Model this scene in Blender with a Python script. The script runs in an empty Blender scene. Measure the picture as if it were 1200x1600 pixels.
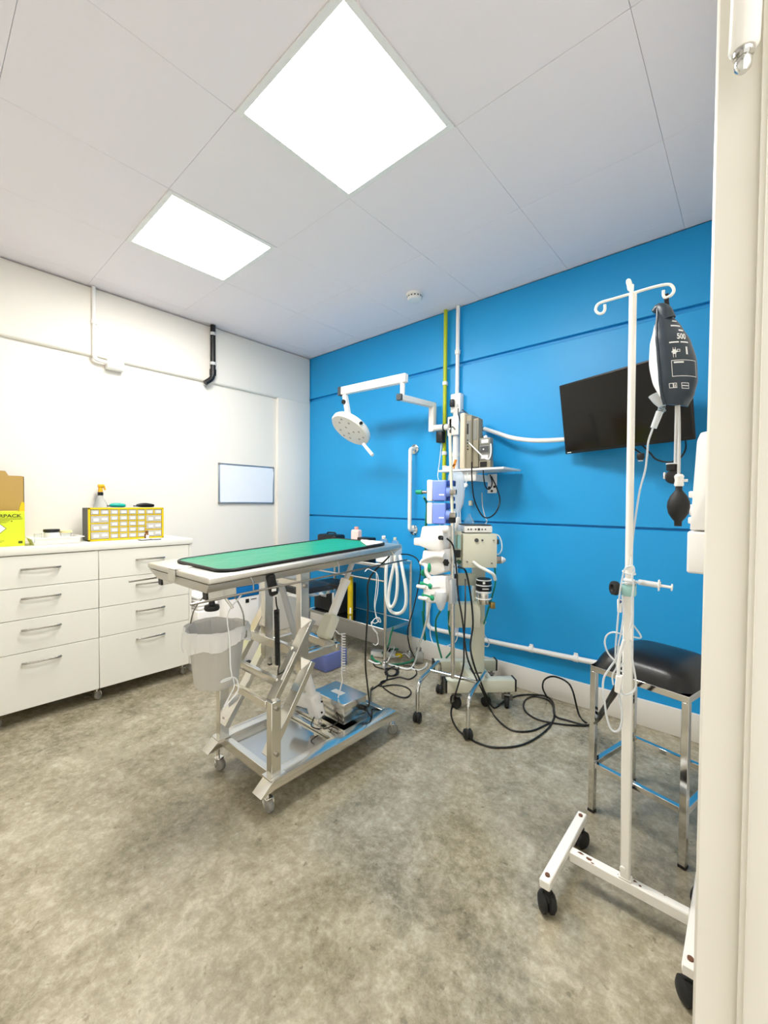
import bpy, bmesh, math, random
from mathutils import Vector, Matrix, Quaternion
R_ = math.radians
random.seed(7)
COL = bpy.context.scene.collection
scene = bpy.context.scene

# ------------------------------------------------------------------ camera
CAM = Vector((3.463, -2.751, 1.251)); FPX = 656.3
YAW, PITCH, ROLL = R_(41.309), R_(1.261), R_(0.458)
_f = Vector((-math.sin(YAW)*math.cos(PITCH), math.cos(YAW)*math.cos(PITCH), -math.sin(PITCH)))
_r = Vector((math.cos(YAW), math.sin(YAW), 0)); _d = _f.cross(_r)
_c, _s = math.cos(ROLL), math.sin(ROLL)
AR, AD = _c*_r - _s*_d, _s*_r + _c*_d
cam_data = bpy.data.cameras.new('camera'); cam = bpy.data.objects.new('camera', cam_data); COL.objects.link(cam)
_m = Matrix((AR, -AD, -_f)).transposed().to_4x4(); _m.translation = CAM
cam.matrix_world = _m
cam_data.sensor_fit = 'VERTICAL'; cam_data.sensor_height = 36; cam_data.lens = FPX*36/1600; cam_data.clip_start = .02
scene.camera = cam

def ray(u, v): return AR*((u-600)/FPX) + AD*((v-800)/FPX) + _f
def at_z(u, v, z): d = ray(u, v); return CAM + d*((z-CAM.z)/d.z)
def at_y(u, v, y): d = ray(u, v); return CAM + d*((y-CAM.y)/d.y)
def at_x(u, v, x): d = ray(u, v); return CAM + d*((x-CAM.x)/d.x)

# ------------------------------------------------------------------ world, light, exposure
LAMP = 30.0
world = bpy.data.worlds.new('world'); scene.world = world; world.use_nodes = True
world.node_tree.nodes['Background'].inputs[0].default_value = (1, .97, .92, 1)
world.node_tree.nodes['Background'].inputs[1].default_value = 1.25
vs = scene.view_settings
vs.view_transform = 'Standard'; vs.look = 'None'; vs.exposure = 0.5; vs.gamma = 1; vs.use_curve_mapping = False
scene.cycles.max_bounces = 10; scene.cycles.diffuse_bounces = 6; scene.cycles.sample_clamp_indirect = 8

# ------------------------------------------------------------------ materials
def lin(h):
    h = h.lstrip('#'); o = []
    for i in (0, 2, 4):
        c = int(h[i:i+2], 16)/255
        o.append(c/12.92 if c <= .04045 else ((c+.055)/1.055)**2.4)
    return (*o, 1)
def mat(name, col, rough=.5, metal=0, spec=.5, trans=0, alpha=1, noise=0, nscale=20, bump=0, bscale=60, emit=0, coat=0, ior=1.45):
    m = bpy.data.materials.new(name); m.use_nodes = True
    nt = m.node_tree; b = nt.nodes['Principled BSDF']
    c = lin(col) if isinstance(col, str) else col
    b.inputs['Base Color'].default_value = c; b.inputs['Roughness'].default_value = rough
    b.inputs['Metallic'].default_value = metal; b.inputs['Specular IOR Level'].default_value = spec
    b.inputs['Transmission Weight'].default_value = trans; b.inputs['Alpha'].default_value = alpha
    b.inputs['Coat Weight'].default_value = coat; b.inputs['IOR'].default_value = ior
    if emit:
        b.inputs['Emission Color'].default_value = (1, .985, .95, 1); b.inputs['Emission Strength'].default_value = emit
    if noise or bump:
        tc = nt.nodes.new('ShaderNodeTexCoord')
    if noise:
        n = nt.nodes.new('ShaderNodeTexNoise'); n.inputs['Scale'].default_value = nscale; n.inputs['Detail'].default_value = 4
        nt.links.new(tc.outputs['Object'], n.inputs['Vector'])
        mx = nt.nodes.new('ShaderNodeMix'); mx.data_type = 'RGBA'
        mx.inputs['A'].default_value = tuple(max(0, v*(1-noise)) for v in c[:3])+(1,)
        mx.inputs['B'].default_value = tuple(min(1, v*(1+noise)) for v in c[:3])+(1,)
        nt.links.new(n.outputs['Fac'], mx.inputs['Factor']); nt.links.new(mx.outputs['Result'], b.inputs['Base Color'])
    if bump:
        n2 = nt.nodes.new('ShaderNodeTexNoise'); n2.inputs['Scale'].default_value = bscale; n2.inputs['Detail'].default_value = 3
        nt.links.new(tc.outputs['Object'], n2.inputs['Vector'])
        bp = nt.nodes.new('ShaderNodeBump'); bp.inputs['Strength'].default_value = bump; bp.inputs['Distance'].default_value = .01
        nt.links.new(n2.outputs['Fac'], bp.inputs['Height']); nt.links.new(bp.outputs['Normal'], b.inputs['Normal'])
    return m

def concrete():
    m = bpy.data.materials.new('polished_concrete'); m.use_nodes = True
    nt = m.node_tree; b = nt.nodes['Principled BSDF']; L = nt.links.new
    tc = nt.nodes.new('ShaderNodeTexCoord')
    def noise(scale, detail, rough=.6, dist=0, sc=(1, 1, 1), rz=0):
        mp = nt.nodes.new('ShaderNodeMapping'); mp.inputs['Scale'].default_value = sc; mp.inputs['Rotation'].default_value = (0, 0, rz)
        L(tc.outputs['Object'], mp.inputs['Vector'])
        n = nt.nodes.new('ShaderNodeTexNoise'); n.inputs['Scale'].default_value = scale; n.inputs['Detail'].default_value = detail
        n.inputs['Roughness'].default_value = rough; n.inputs['Distortion'].default_value = dist
        L(mp.outputs['Vector'], n.inputs['Vector']); return n.outputs['Fac']
    def ramp(src, stops):
        r = nt.nodes.new('ShaderNodeValToRGB'); L(src, r.inputs['Fac'])
        e = r.color_ramp.elements
        while len(e) < len(stops): e.new(.5)
        for k, (p, c) in enumerate(stops): e[k].position = p; e[k].color = lin(c) if isinstance(c, str) else c
        return r.outputs['Color']
    def mix(a, bb, fac, mode='MIX'):
        x = nt.nodes.new('ShaderNodeMix'); x.data_type = 'RGBA'; x.blend_type = mode
        if isinstance(fac, float): x.inputs['Factor'].default_value = fac
        else: L(fac, x.inputs['Factor'])
        L(a, x.inputs['A']); L(bb, x.inputs['B']); return x.outputs['Result']
    big = ramp(noise(1.6, 6, .66, .35), [(.34, '#565039'), (.44, '#857c64'), (.53, '#ada48d'), (.66, '#c9c1ae')])
    mid = ramp(noise(6, 10, .78, .25, (1, .8, 1), .7), [(.36, '#5a5340'), (.5, '#9c937e'), (.64, '#d0c8b6')])
    fine = ramp(noise(30, 8, .8, .2), [(.36, '#5f5846'), (.5, '#a0977f'), (.64, '#d6cdb9')])
    c = mix(big, mid, .5); c = mix(c, fine, .36)
    patch = ramp(noise(1.1, 4, .6, .3), [(.36, (.62, .595, .54, 1)), (.50, (.95, .94, .91, 1)), (.62, (1.1, 1.09, 1.08, 1))])
    c = mix(c, patch, .8, 'MULTIPLY')
    sp = ramp(noise(24, 3, .6), [(.30, (1, 1, 1, 1)), (.36, (0, 0, 0, 1))])
    dk = nt.nodes.new('ShaderNodeRGB'); dk.outputs[0].default_value = lin('#514a36')
    m2 = nt.nodes.new('ShaderNodeMath'); m2.operation = 'MULTIPLY'; m2.inputs[1].default_value = .45
    L(sp, m2.inputs[0]); c = mix(c, dk.outputs[0], m2.outputs[0])
    L(c, b.inputs['Base Color'])
    rr = ramp(noise(3, 5, .6, .5), [(.3, (.13, .13, .13, 1)), (.7, (.30, .30, .30, 1))])
    L(rr, b.inputs['Roughness']); b.inputs['Specular IOR Level'].default_value = .6
    bp = nt.nodes.new('ShaderNodeBump'); bp.inputs['Strength'].default_value = .06; bp.inputs['Distance'].default_value = .01
    L(noise(14, 5, .6), bp.inputs['Height']); L(bp.outputs['Normal'], b.inputs['Normal'])
    return m

M = dict(
 white_wall=mat('white_wall_paint', '#e9e4db', .6, noise=.02, nscale=2, bump=.03, bscale=25),
 blue_wall=mat('blue_wall_paint', '#1b9bdb', .42, noise=.05, nscale=1.5, bump=.04, bscale=20),
 ceiling=mat('ceiling_tile', '#f3edf2', .85, noise=.02, nscale=1.2),
 trim=mat('white_gloss_trim', '#efeae2', .35, noise=.015, nscale=4),
 jamb=mat('cream_gloss_paint', '#e8e4d9', .35, noise=.04, nscale=5),
 concrete=concrete(),
 glow=mat('lamp_diffuser', '#ffffff', .5, emit=LAMP),
 lamp_frame=mat('lamp_frame_white', '#efefef', .5),
 white=mat('white_plastic', '#f1eeea', .35), white_gloss=mat('white_enamel', '#f2efe8', .22, noise=.01),
 cabinet=mat('white_melamine', '#eae7dc', .4, noise=.01, nscale=3),
 cream=mat('cream_enamel', '#d9d8c4', .35, noise=.02, nscale=6), beige=mat('beige_plastic', '#cfc5ae', .45),
 beige_dark=mat('taupe_plastic', '#8d8672', .5), grey=mat('grey_plastic', '#7e7e78', .45), light_grey=mat('light_grey_plastic', '#c5c6c6', .4),
 dark_grey=mat('dark_grey_plastic', '#44474a', .5), black=mat('black_plastic', '#141414', .4), rubber=mat('black_rubber', '#1e1e1e', .6),
 steel=mat('brushed_steel', '#e2dfd8', .2, 1, noise=.05, nscale=12, bump=.02, bscale=80),
 steel_sheet=mat('polished_steel_sheet', '#c7c7c4', .13, 1, noise=.04, nscale=5), steel_matte=mat('satin_steel', '#dbd8d1', .38, 1, noise=.03, nscale=8),
 chrome=mat('chrome', '#d8d8d6', .08, 1), nickel=mat('nickel_handle', '#a9a49c', .25, 1),
 bucket=mat('galvanised_bucket', '#dcdbd8', .4, .45, noise=.08, nscale=9),
 liner=mat('translucent_white_film', '#f2f1ef', .35, trans=.12, alpha=.93, bump=.15, bscale=35, ior=1.1),
 castor_wheel=mat('translucent_grey_wheel', '#8f8d86', .2, spec=.7),
 clear=mat('clear_plastic', '#f4f8f8', .12, trans=.85, alpha=.6, ior=1.15), clear_tube=mat('clear_tubing', '#eef2f4', .2, trans=.3, alpha=.85, ior=1.2),
 fluid=mat('clear_fluid_bag', '#dfeaf4', .18, trans=.6, alpha=.75, ior=1.2),
 white_tube=mat('white_tubing', '#eef0f0', .35), hose=mat('corrugated_white_hose', '#e9ece8', .35),
 green_mat=mat('green_vinyl', '#10855f', .32, noise=.08, nscale=6, bump=.55, bscale=11), green=mat('green_plastic', '#11966a', .35),
 green_hose=mat('green_hose', '#0f7d5c', .4), teal=mat('teal_plastic', '#15a596', .35), teal_clear=mat('pale_teal_plastic', '#a9d8d3', .25, alpha=.8),
 yellow=mat('yellow_plastic', '#dfbf0c', .4), lime=mat('lime_card', '#cfdc28', .55), amber=mat('amber_plastic', '#e3ad17', .4),
 pipe_yellow=mat('yellow_green_pipe', '#b6c21c', .4), card=mat('brown_cardboard', '#b39252', .7, noise=.05, nscale=8), print=mat('dark_print', '#4a5010', .6),
 ink=mat('black_ink', '#1a1a1a', .6), white_ink=mat('white_ink', '#e8eaea', .5), paper=mat('white_paper', '#f4f2ee', .7), pink=mat('pink_plastic', '#f3d5cf', .4),
 clear_grey=mat('smoky_drawer', '#b9b5ac', .3), blue_bag=mat('blue_polythene', '#0d6db2', .25, bump=.4, bscale=25), purple=mat('blue_violet_crate', '#6f7dbb', .35, alpha=.9),
 periwinkle=mat('periwinkle_plastic', '#7f97e6', .35), navy=mat('navy_plastic', '#123c8c', .35), vinyl=mat('black_vinyl', '#181717', .33, bump=.05, bscale=120),
 sleeve=mat('navy_grey_fabric', '#2c3742', .42, bump=.06, bscale=40), screen=mat('tv_screen', '#0b0a09', .1, spec=.35),
 board=mat('whiteboard_enamel', '#e9edf4', .25, noise=.02, nscale=6), alu=mat('grey_aluminium', '#a8adb6', .35, .9), brown=mat('brown_glass', '#7a4a14', .15), rust=mat('rust_chip', '#6e4a36', .8),
 orange=mat('orange_plastic', '#d9862a', .4), lens=mat('grey_lens', '#a9a79f', .2), brass=mat('brass', '#b0975e', .3, 1),
)
# ------------------------------------------------------------------ mesh helpers
INV = {}
def V(*a): return Vector(a)
def catmull(pts, n):
    pts = [Vector(p) for p in pts]
    if len(pts) < 3 or n <= 1: return pts
    out = []
    P = [2*pts[0]-pts[1]] + pts + [2*pts[-1]-pts[-2]]
    for i in range(1, len(P)-2):
        a, b, c, d = P[i-1:i+3]
        for k in range(n):
            t = k/n
            out.append(.5*((2*b)+(c-a)*t+(2*a-5*b+4*c-d)*t*t+(3*b-a-3*c+d)*t**3))
    out.append(pts[-1]); return out
def round_corners(pts, rad, n=5):
    pts = [Vector(p) for p in pts]; out = [pts[0]]
    for i in range(1, len(pts)-1):
        a, b, c = pts[i-1:i+2]
        u, w = (a-b), (c-b); r = min(rad, u.length*.49, w.length*.49)
        p0, p1 = b+u.normalized()*r, b+w.normalized()*r
        for k in range(n+1):
            t = k/n; out.append(p0*(1-t)**2 + b*2*t*(1-t) + p1*t*t)
    out.append(pts[-1]); return out
class MB:
    def __init__(s): s.bm = bmesh.new()
    def _add(s, vs, fs):
        v = [s.bm.verts.new(p) for p in vs]
        for f in fs:
            try: s.bm.faces.new([v[i] for i in f])
            except ValueError: pass
        return v
    def box(s, x0, x1, y0, y1, z0, z1, bev=.002, seg=1, X=None):
        t = bmesh.new(); bmesh.ops.create_cube(t, size=1)
        for v in t.verts:
            v.co = Vector(((x0+x1)/2+v.co.x*(x1-x0), (y0+y1)/2+v.co.y*(y1-y0), (z0+z1)/2+v.co.z*(z1-z0)))
        bev = min(bev, .45*min(abs(x1-x0), abs(y1-y0), abs(z1-z0)))
        if bev > 0: bmesh.ops.bevel(t, geom=list(t.edges), offset=bev, segments=seg, profile=.5, affect='EDGES')
        if X is not None: bmesh.ops.transform(t, matrix=X, verts=t.verts)
        s.join(t); return s
    def join(s, t):
        idx = {v: s.bm.verts.new(v.co) for v in t.verts}
        for f in t.faces:
            try: s.bm.faces.new([idx[v] for v in f.verts])
            except ValueError: pass
        t.free()
    def cbox(s, c, size, bev=.002, seg=1, rz=0, X=None):
        m = Matrix.Translation(c) @ (X if X is not None else Matrix.Rotation(rz, 4, 'Z'))
        a, b, d = size
        return s.box(-a/2, a/2, -b/2, b/2, -d/2, d/2, bev, seg, m)
    def bar(s, p0, p1, w, h, up=(0, 0, 1), bev=.002, ext=0):
        p0, p1 = Vector(p0), Vector(p1); y = (p1-p0); L = y.length; y.normalize()
        x = y.cross(Vector(up))
        if x.length < 1e-5: x = y.cross(Vector((1, 0, 0)))
        x.normalize(); z = x.cross(y)
        m = Matrix((x, y, z)).transposed().to_4x4(); m.translation = (p0+p1)/2
        return s.box(-w/2, w/2, -L/2-ext, L/2+ext, -h/2, h/2, bev, 1, m)
    def tube(s, pts, r, seg=8, n=6, cap=True):
        pts = catmull(pts, n) if n > 1 else [Vector(p) for p in pts]
        q = [pts[0]]
        for p in pts[1:]:
            if (p-q[-1]).length > 1e-5: q.append(p)
        pts = q
        if len(pts) < 2: return s
        tan = [(pts[min(i+1, len(pts)-1)]-pts[max(i-1, 0)]).normalized() for i in range(len(pts))]
        nrm = tan[0].orthogonal().normalized(); rings = []
        for i, p in enumerate(pts):
            nrm = (nrm - tan[i]*nrm.dot(tan[i]))
            if nrm.length < 1e-6: nrm = tan[i].orthogonal()
            nrm.normalize(); bn = tan[i].cross(nrm)
            rr = r(i/(len(pts)-1)) if callable(r) else r
            rings.append([s.bm.verts.new(p+(nrm*math.cos(a)+bn*math.sin(a))*rr) for a in [2*math.pi*k/seg for k in range(seg)]])
        for a, b in zip(rings, rings[1:]):
            for k in range(seg): s.bm.faces.new([a[k], a[(k+1) % seg], b[(k+1) % seg], b[k]])
        if cap: s.bm.faces.new(rings[0][::-1]); s.bm.faces.new(rings[-1])
        return s
    def cyl(s, p0, p1, r, r1=None, seg=18):
        p0, p1 = Vector(p0), Vector(p1); r1 = r if r1 is None else r1
        return s.tube([p0, p1], lambda t: r+(r1-r)*t, seg, 1)
    def lathe(s, prof, o=(0, 0, 0), axis=(0, 0, 1), seg=24, sx=1, sy=1, caps=True):
        q = Vector((0, 0, 1)).rotation_difference(Vector(axis).normalized()); o = Vector(o); rings = []
        for r, z in prof:
            rings.append([s.bm.verts.new(o+q@Vector((max(r, 1e-4)*sx*math.cos(a), max(r, 1e-4)*sy*math.sin(a), z))) for a in [2*math.pi*k/seg for k in range(seg)]])
        for a, b in zip(rings, rings[1:]):
            for k in range(seg): s.bm.faces.new([a[k], a[(k+1) % seg], b[(k+1) % seg], b[k]])
        if caps: s.bm.faces.new(rings[0][::-1]); s.bm.faces.new(rings[-1])
        return s
    def ell(s, c, r, seg=16):
        c = Vector(c); t = bmesh.new(); bmesh.ops.create_uvsphere(t, u_segments=seg, v_segments=seg//2, radius=1)
        for v in t.verts: v.co = Vector((v.co.x*r[0], v.co.y*r[1], v.co.z*r[2]))+c
        s.join(t); return s
    def prism(s, poly, h0, h1, X=None, bev=0):
        t = bmesh.new(); n = len(poly)
        a = [t.verts.new((p[0], p[1], h0)) for p in poly]; b = [t.verts.new((p[0], p[1], h1)) for p in poly]
        t.faces.new(a[::-1]); t.faces.new(b)
        for i in range(n): t.faces.new([a[i], a[(i+1) % n], b[(i+1) % n], b[i]])
        bmesh.ops.recalc_face_normals(t, faces=t.faces)
        if bev: bmesh.ops.bevel(t, geom=list(t.edges), offset=bev, segments=2, profile=.5, affect='EDGES')
        if X is not None: bmesh.ops.transform(t, matrix=X, verts=t.verts)
        s.join(t); return s
    def torus(s, c, R, r, axis=(0, 0, 1), seg=20, sub=8, arc=1.0):
        q = Vector((0, 0, 1)).rotation_difference(Vector(axis).normalized()); c = Vector(c)
        n = int(seg*arc)
        return s.tube([c+q@Vector((R*math.cos(2*math.pi*arc*k/n), R*math.sin(2*math.pi*arc*k/n), 0)) for k in range(n+1)], r, sub, 1)
    def build(s, name, m, parent=None, local=False, smooth=True, fix=True):
        me = bpy.data.meshes.new(name)
        if fix: bmesh.ops.recalc_face_normals(s.bm, faces=s.bm.faces)
        s.bm.to_mesh(me); s.bm.free()
        if parent is not None and not local: me.transform(INV[parent.name])
        me.materials.append(M[m] if isinstance(m, str) else m)
        if smooth: me.shade_smooth(); me.set_sharp_from_angle(angle=R_(38))
        o = bpy.data.objects.new(name, me); COL.objects.link(o)
        if parent is not None: o.parent = parent; INV[o.name] = INV[parent.name]
        else: INV[o.name] = Matrix.Identity(4)
        return o
def tag(o, label, cat, group=None, kind=None):
    o['label'] = label; o['category'] = cat
    if group: o['group'] = group
    if kind: o['kind'] = kind
    return o
def thing(name, loc, label, cat, group=None, rz=0):
    o = bpy.data.objects.new(name, None); COL.objects.link(o); o.location = loc; o.rotation_euler = (0, 0, rz)
    o.empty_display_size = .05
    INV[o.name] = (Matrix.Translation(loc) @ Matrix.Rotation(rz, 4, 'Z')).inverted()
    return tag(o, label, cat, group)
def struct(mb, name, m):
    o = mb.build(name, m); o['kind'] = 'structure'; return o
def copy_tree(o, parent=None):
    c = o.copy(); COL.objects.link(c); c.parent = parent
    for ch in list(o.children): copy_tree(ch, c)
    return c
def text_mb(body, size, X, depth=.0006, align='LEFT', fn=None, bold=0):
    cu = bpy.data.curves.new('t', 'FONT'); cu.body = body; cu.size = size; cu.align_x = align; cu.extrude = depth; cu.offset = bold
    ob = bpy.data.objects.new('t', cu); COL.objects.link(ob)
    dg = bpy.context.evaluated_depsgraph_get(); me = bpy.data.meshes.new_from_object(ob.evaluated_get(dg))
    bpy.data.objects.remove(ob); bpy.data.curves.remove(cu)
    b = MB(); b.bm.from_mesh(me); bpy.data.meshes.remove(me)
    for v in b.bm.verts: v.co = fn(v.co) if fn else X @ v.co
    return b
def axes(o, x, y):
    x, y = Vector(x).normalized(), Vector(y).normalized(); z = x.cross(y)
    m = Matrix((x, y, z)).transposed().to_4x4(); m.translation = o; return m
def castor(parent, p, r, w, m_wheel='rubber', m_fork='steel', top=None, ang=0, local=False, cover=False):
    """swivel castor whose wheel touches p.z, stem up to top"""
    p = Vector(p); top = p.z+2*r+.02 if top is None else top
    ax = Vector((math.cos(ang), math.sin(ang), 0)); fw = Vector((-math.sin(ang), math.cos(ang), 0))
    c = p+Vector((0, 0, r)); s = p+fw*(-r*.45)
    f = MB(); f.cyl((s.x, s.y, p.z+2*r+.004), (s.x, s.y, top), .008, seg=10)
    f.cbox((s.x+fw.x*r*.2, s.y+fw.y*r*.2, p.z+2*r+.003), (w+.012, r*1.3, .006), .002, 1, ang)
    for sg in (-1, 1): f.bar(s+fw*(r*.2)+ax*sg*(w/2+.004)+V(0, 0, 2*r+.002), c+ax*sg*(w/2+.004), .004, r*.8, ax)
    k = f.build('castor', m_fork, parent, local)
    wh = MB(); wh.lathe([(r*.5, -w/2), (r*.9, -w/2), (r, -w*.3), (r, w*.3), (r*.9, w/2), (r*.5, w/2)], c, ax, 20)
    if cover: wh.ell(c+V(0, 0, r*.25), (r*1.02, r*1.02, r*1.0), 14)
    wh.build('wheel', m_wheel, k, local)
    return k

# ------------------------------------------------------------------ room shell
H = 2.72; XR = 3.42; YF = -3.3; YJ = -2.1
b = MB(); b.box(-.2, 4.6, YF-.2, .2, -.1, 0, 0); struct(b, 'floor', 'concrete')
# suspended ceiling: 0.6 m grid tiles set very slightly apart
b = MB()
gx = [0.0, .172, .770, 1.368, 1.964, 2.562, 3.160, XR]; gy = [YF, -3.118, -2.518, -1.918, -1.319, -.719, -.119, 0.0]
g = .0010
for i in range(len(gx)-1):
    for j in range(len(gy)-1):
        if i in (2, 4) and j == 3: continue
        dz = random.uniform(0, .0005)
        b.box(gx[i]+g/2, gx[i+1]-g/2, gy[j]+g/2, gy[j+1]-g/2, H+dz, H+.003, .0008)
b.box(-.1, XR+.1, YF-.1, .1, H+.0095, H+.1, 0)
for i in range(len(gx)-1):
    for j in range(len(gy)-1):
        if i in (2, 4) and j == 3: continue
        b.box(gx[i]-.004, gx[i+1]+.004, gy[j]-.004, gy[j+1]+.004, H+.003, H+.0095, 0)
struct(b, 'ceiling', 'ceiling')
# white wall: recessed main face, prouder beam band above, shallow pier in the corner
b = MB(); b.box(-.15, 0, YF, .0, 0, 2.26, 0); b.box(-.15, .03, YF, 0, 2.245, H-.006, .018, 4); b.box(-.15, .026, -.39, 0, 0, 2.27, .008, 2)
struct(b, 'wall_left', 'white_wall')
b = MB(); b.box(-.15, XR+.15, .0, .15, 0, 1.111, .004); b.box(-.15, XR+.15, .0, .15, 1.123, 2.278, .003)
b.box(-.15, XR+.15, .003, .15, 2.306, H, .004); b.box(-.15, XR+.15, .026, .15, 0, H, 0)
struct(b, 'wall_back', 'blue_wall')
b = MB(); b.box(XR, XR+.14, YJ, .1, 0, H, .003); b.box(XR, XR+.14, YF, -3.12, 0, H, .003); b.box(XR, XR+.14, -3.2, YJ+.05, 2.14, H, .003)
struct(b, 'wall_right', 'white_wall')
b = MB(); b.box(-.15, XR+.14, YF-.15, YF, 0, H, 0); struct(b, 'wall_front', 'white_wall')
b = MB(); b.box(.022, XR, -.018, 0, 0, .15, .004, 2); struct(b, 'baseboard_back', 'trim')
b = MB(); b.box(XR-.015, XR, YJ+.06, -.018, 0, .15, .004, 2); struct(b, 'baseboard_right', 'trim')
# door lining and stop in the opening the camera looks through
b = MB(); b.box(XR-.001, XR+.145, YJ-.012, YJ+.01, 0, 2.14, .003); b.box(XR-.001, XR+.145, -3.13, -3.108, 0, 2.14, .003)
b.box(XR-.001, XR+.145, -3.12, YJ, 2.128, 2.15, .003); b.box(3.4605, 3.535, YJ-.026, YJ-.011, 0, 2.128, .004, 2)
b.box(3.466, 3.535, YJ-.034, YJ-.024, 0, 2.128, .003, 2)
struct(b, 'trim_1', 'jamb')

# ------------------------------------------------------------------ ceiling fittings
def panel(cx, cy, label):
    t = thing('ceiling_light', (cx, cy, H-.004), label, 'ceiling light', 'recessed square ceiling lights')
    b = MB()
    for x0, x1, y0, y1 in ((-.297, .297, -.297, -.272), (-.297, .297, .272, .297), (-.297, -.272, -.272, .272), (.272, .297, -.272, .272)):
        b.box(cx+x0, cx+x1, cy+y0, cy+y1, H-.004, H+.008, .001)
    b.build('frame', 'lamp_frame', t)
    b = MB(); b.box(cx-.272, cx+.272, cy-.272, cy+.272, H+.001, H+.007, 0); b.build('diffuser', 'glow', t)
panel(2.262, -1.619, 'large glowing square ceiling light nearest the door, over the near floor')
panel(1.068, -1.619, 'glowing square ceiling light farther off, nearer the white wall')
c = V(1.641, -.369, H)
t = thing('smoke_detector', c, 'small round white smoke detector on the ceiling by the blue wall', 'smoke detector')
MB().lathe([(.058, -.012), (.06, 0)], c, seg=28).build('base', 'white', t)
MB().lathe([(.03, -.045), (.046, -.042), (.052, -.03), (.052, -.012)], c, seg=28).build('cover', 'white', t)
b = MB()
for k in range(14):
    a = 2*math.pi*k/14; b.cbox(c+V(.0515*math.cos(a), .0515*math.sin(a), -.022), (.003, .012, .008), .0005, 1, a)
b.build('vent_slot', 'dark_grey', t)['kind'] = 'stuff'
# door closer cylinder on the jamb
c = at_y(1162, 80, YJ-.045)
t = thing('door_closer', (c.x, c.y, c.z), 'white tubular door closer with a chrome tip on the cream door frame', 'door closer')
MB().lathe([(.0105, 0), (.0135, .004), (.0138, .4)], (c.x, c.y, c.z), (.02, .0, 1), 24).build('tube', 'white_gloss', t)
MB().lathe([(.004, -.022), (.0075, -.018), (.008, -.011), (.0055, -.006), (.0095, -.005), (.0095, .002)], (c.x, c.y, c.z), (.02, 0, 1), 12).build('tip', 'chrome', t)
b = MB(); b.box(c.x-.008, c.x+.008, c.y+.008, YJ-.01, c.z+.25, c.z+.31, .002); b.build('bracket', 'white_gloss', t)
# ------------------------------------------------------------------ left wall fittings
t = thing('whiteboard', (0, -.70, 1.41), 'small blank whiteboard with grey frame on the white wall', 'whiteboard')
b = MB(); b.box(.008, .014, -.97, -.435, 1.245, 1.575, .001); b.build('panel', 'board', t)
b = MB()
b.box(.001, .018, -.98, -.425, 1.570, 1.583, .003); b.box(.001, .018, -.98, -.425, 1.234, 1.247, .003)
b.box(.001, .018, -.98, -.967, 1.236, 1.58, .003); b.box(.001, .018, -.438, -.425, 1.236, 1.58, .003); b.build('frame', 'alu', t)
for y in (-.972, -.433):
    for z in (1.242, 1.575): b = MB(); b.ell((.011, y, z), (.011, .012, .012), 10); b.build('corner_cap', 'grey', t)

t = thing('conduit_pipe', (.035, -1.885, 2.25), 'white conduit dropping from the ceiling to a junction box on the white wall', 'pipe')
b = MB(); b.tube(round_corners([(.042, -1.887, H-.006), (.042, -1.887, 2.222), (.042, -1.80, 2.218)], .03), .0125, 12, 1); b.build('pipe', 'white', t)
b = MB(); b.cyl((.042, -1.887, 2.46), (.042, -1.887, 2.49), .017); b.build('coupling', 'white', t)
t = thing('junction_box', (.02, -1.765, 2.21), 'small white junction box at the end of the conduit on the white wall', 'junction box')
b = MB(); b.box(.001, .058, -1.812, -1.706, 2.178, 2.24, .005, 2); b.build('box', 'white', t)
b = MB(); b.box(.058, .064, -1.806, -1.712, 2.184, 2.234, .003, 2); b.build('cover', 'white', t)

t = thing('waste_pipe', (.05, -1.055, 2.45), 'short black drain pipe bending into the white wall below the ceiling', 'pipe')
b = MB(); b.tube(round_corners([(.058, -1.05, H-.006), (.058, -1.05, 2.33), (.058, -1.055, 2.275), (.052, -1.115, 2.225)], .06, 8), .021, 16, 1); b.build('pipe', 'black', t)
b = MB(); b.lathe([(.021, 0), (.026, .0), (.026, .05), (.021, .05)], (.058, -1.05, 2.30)); b.build('socket_collar', 'black', t)
for z in (2.63, 2.385):
    b = MB(); b.lathe([(.0212, 0), (.0235, 0), (.0235, .024), (.0212, .024)], (.058, -1.05, z)); b.box(.022, .04, -1.062, -1.038, z, z+.024, .001); b.build('pipe_clip', 'light_grey', t)

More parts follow.
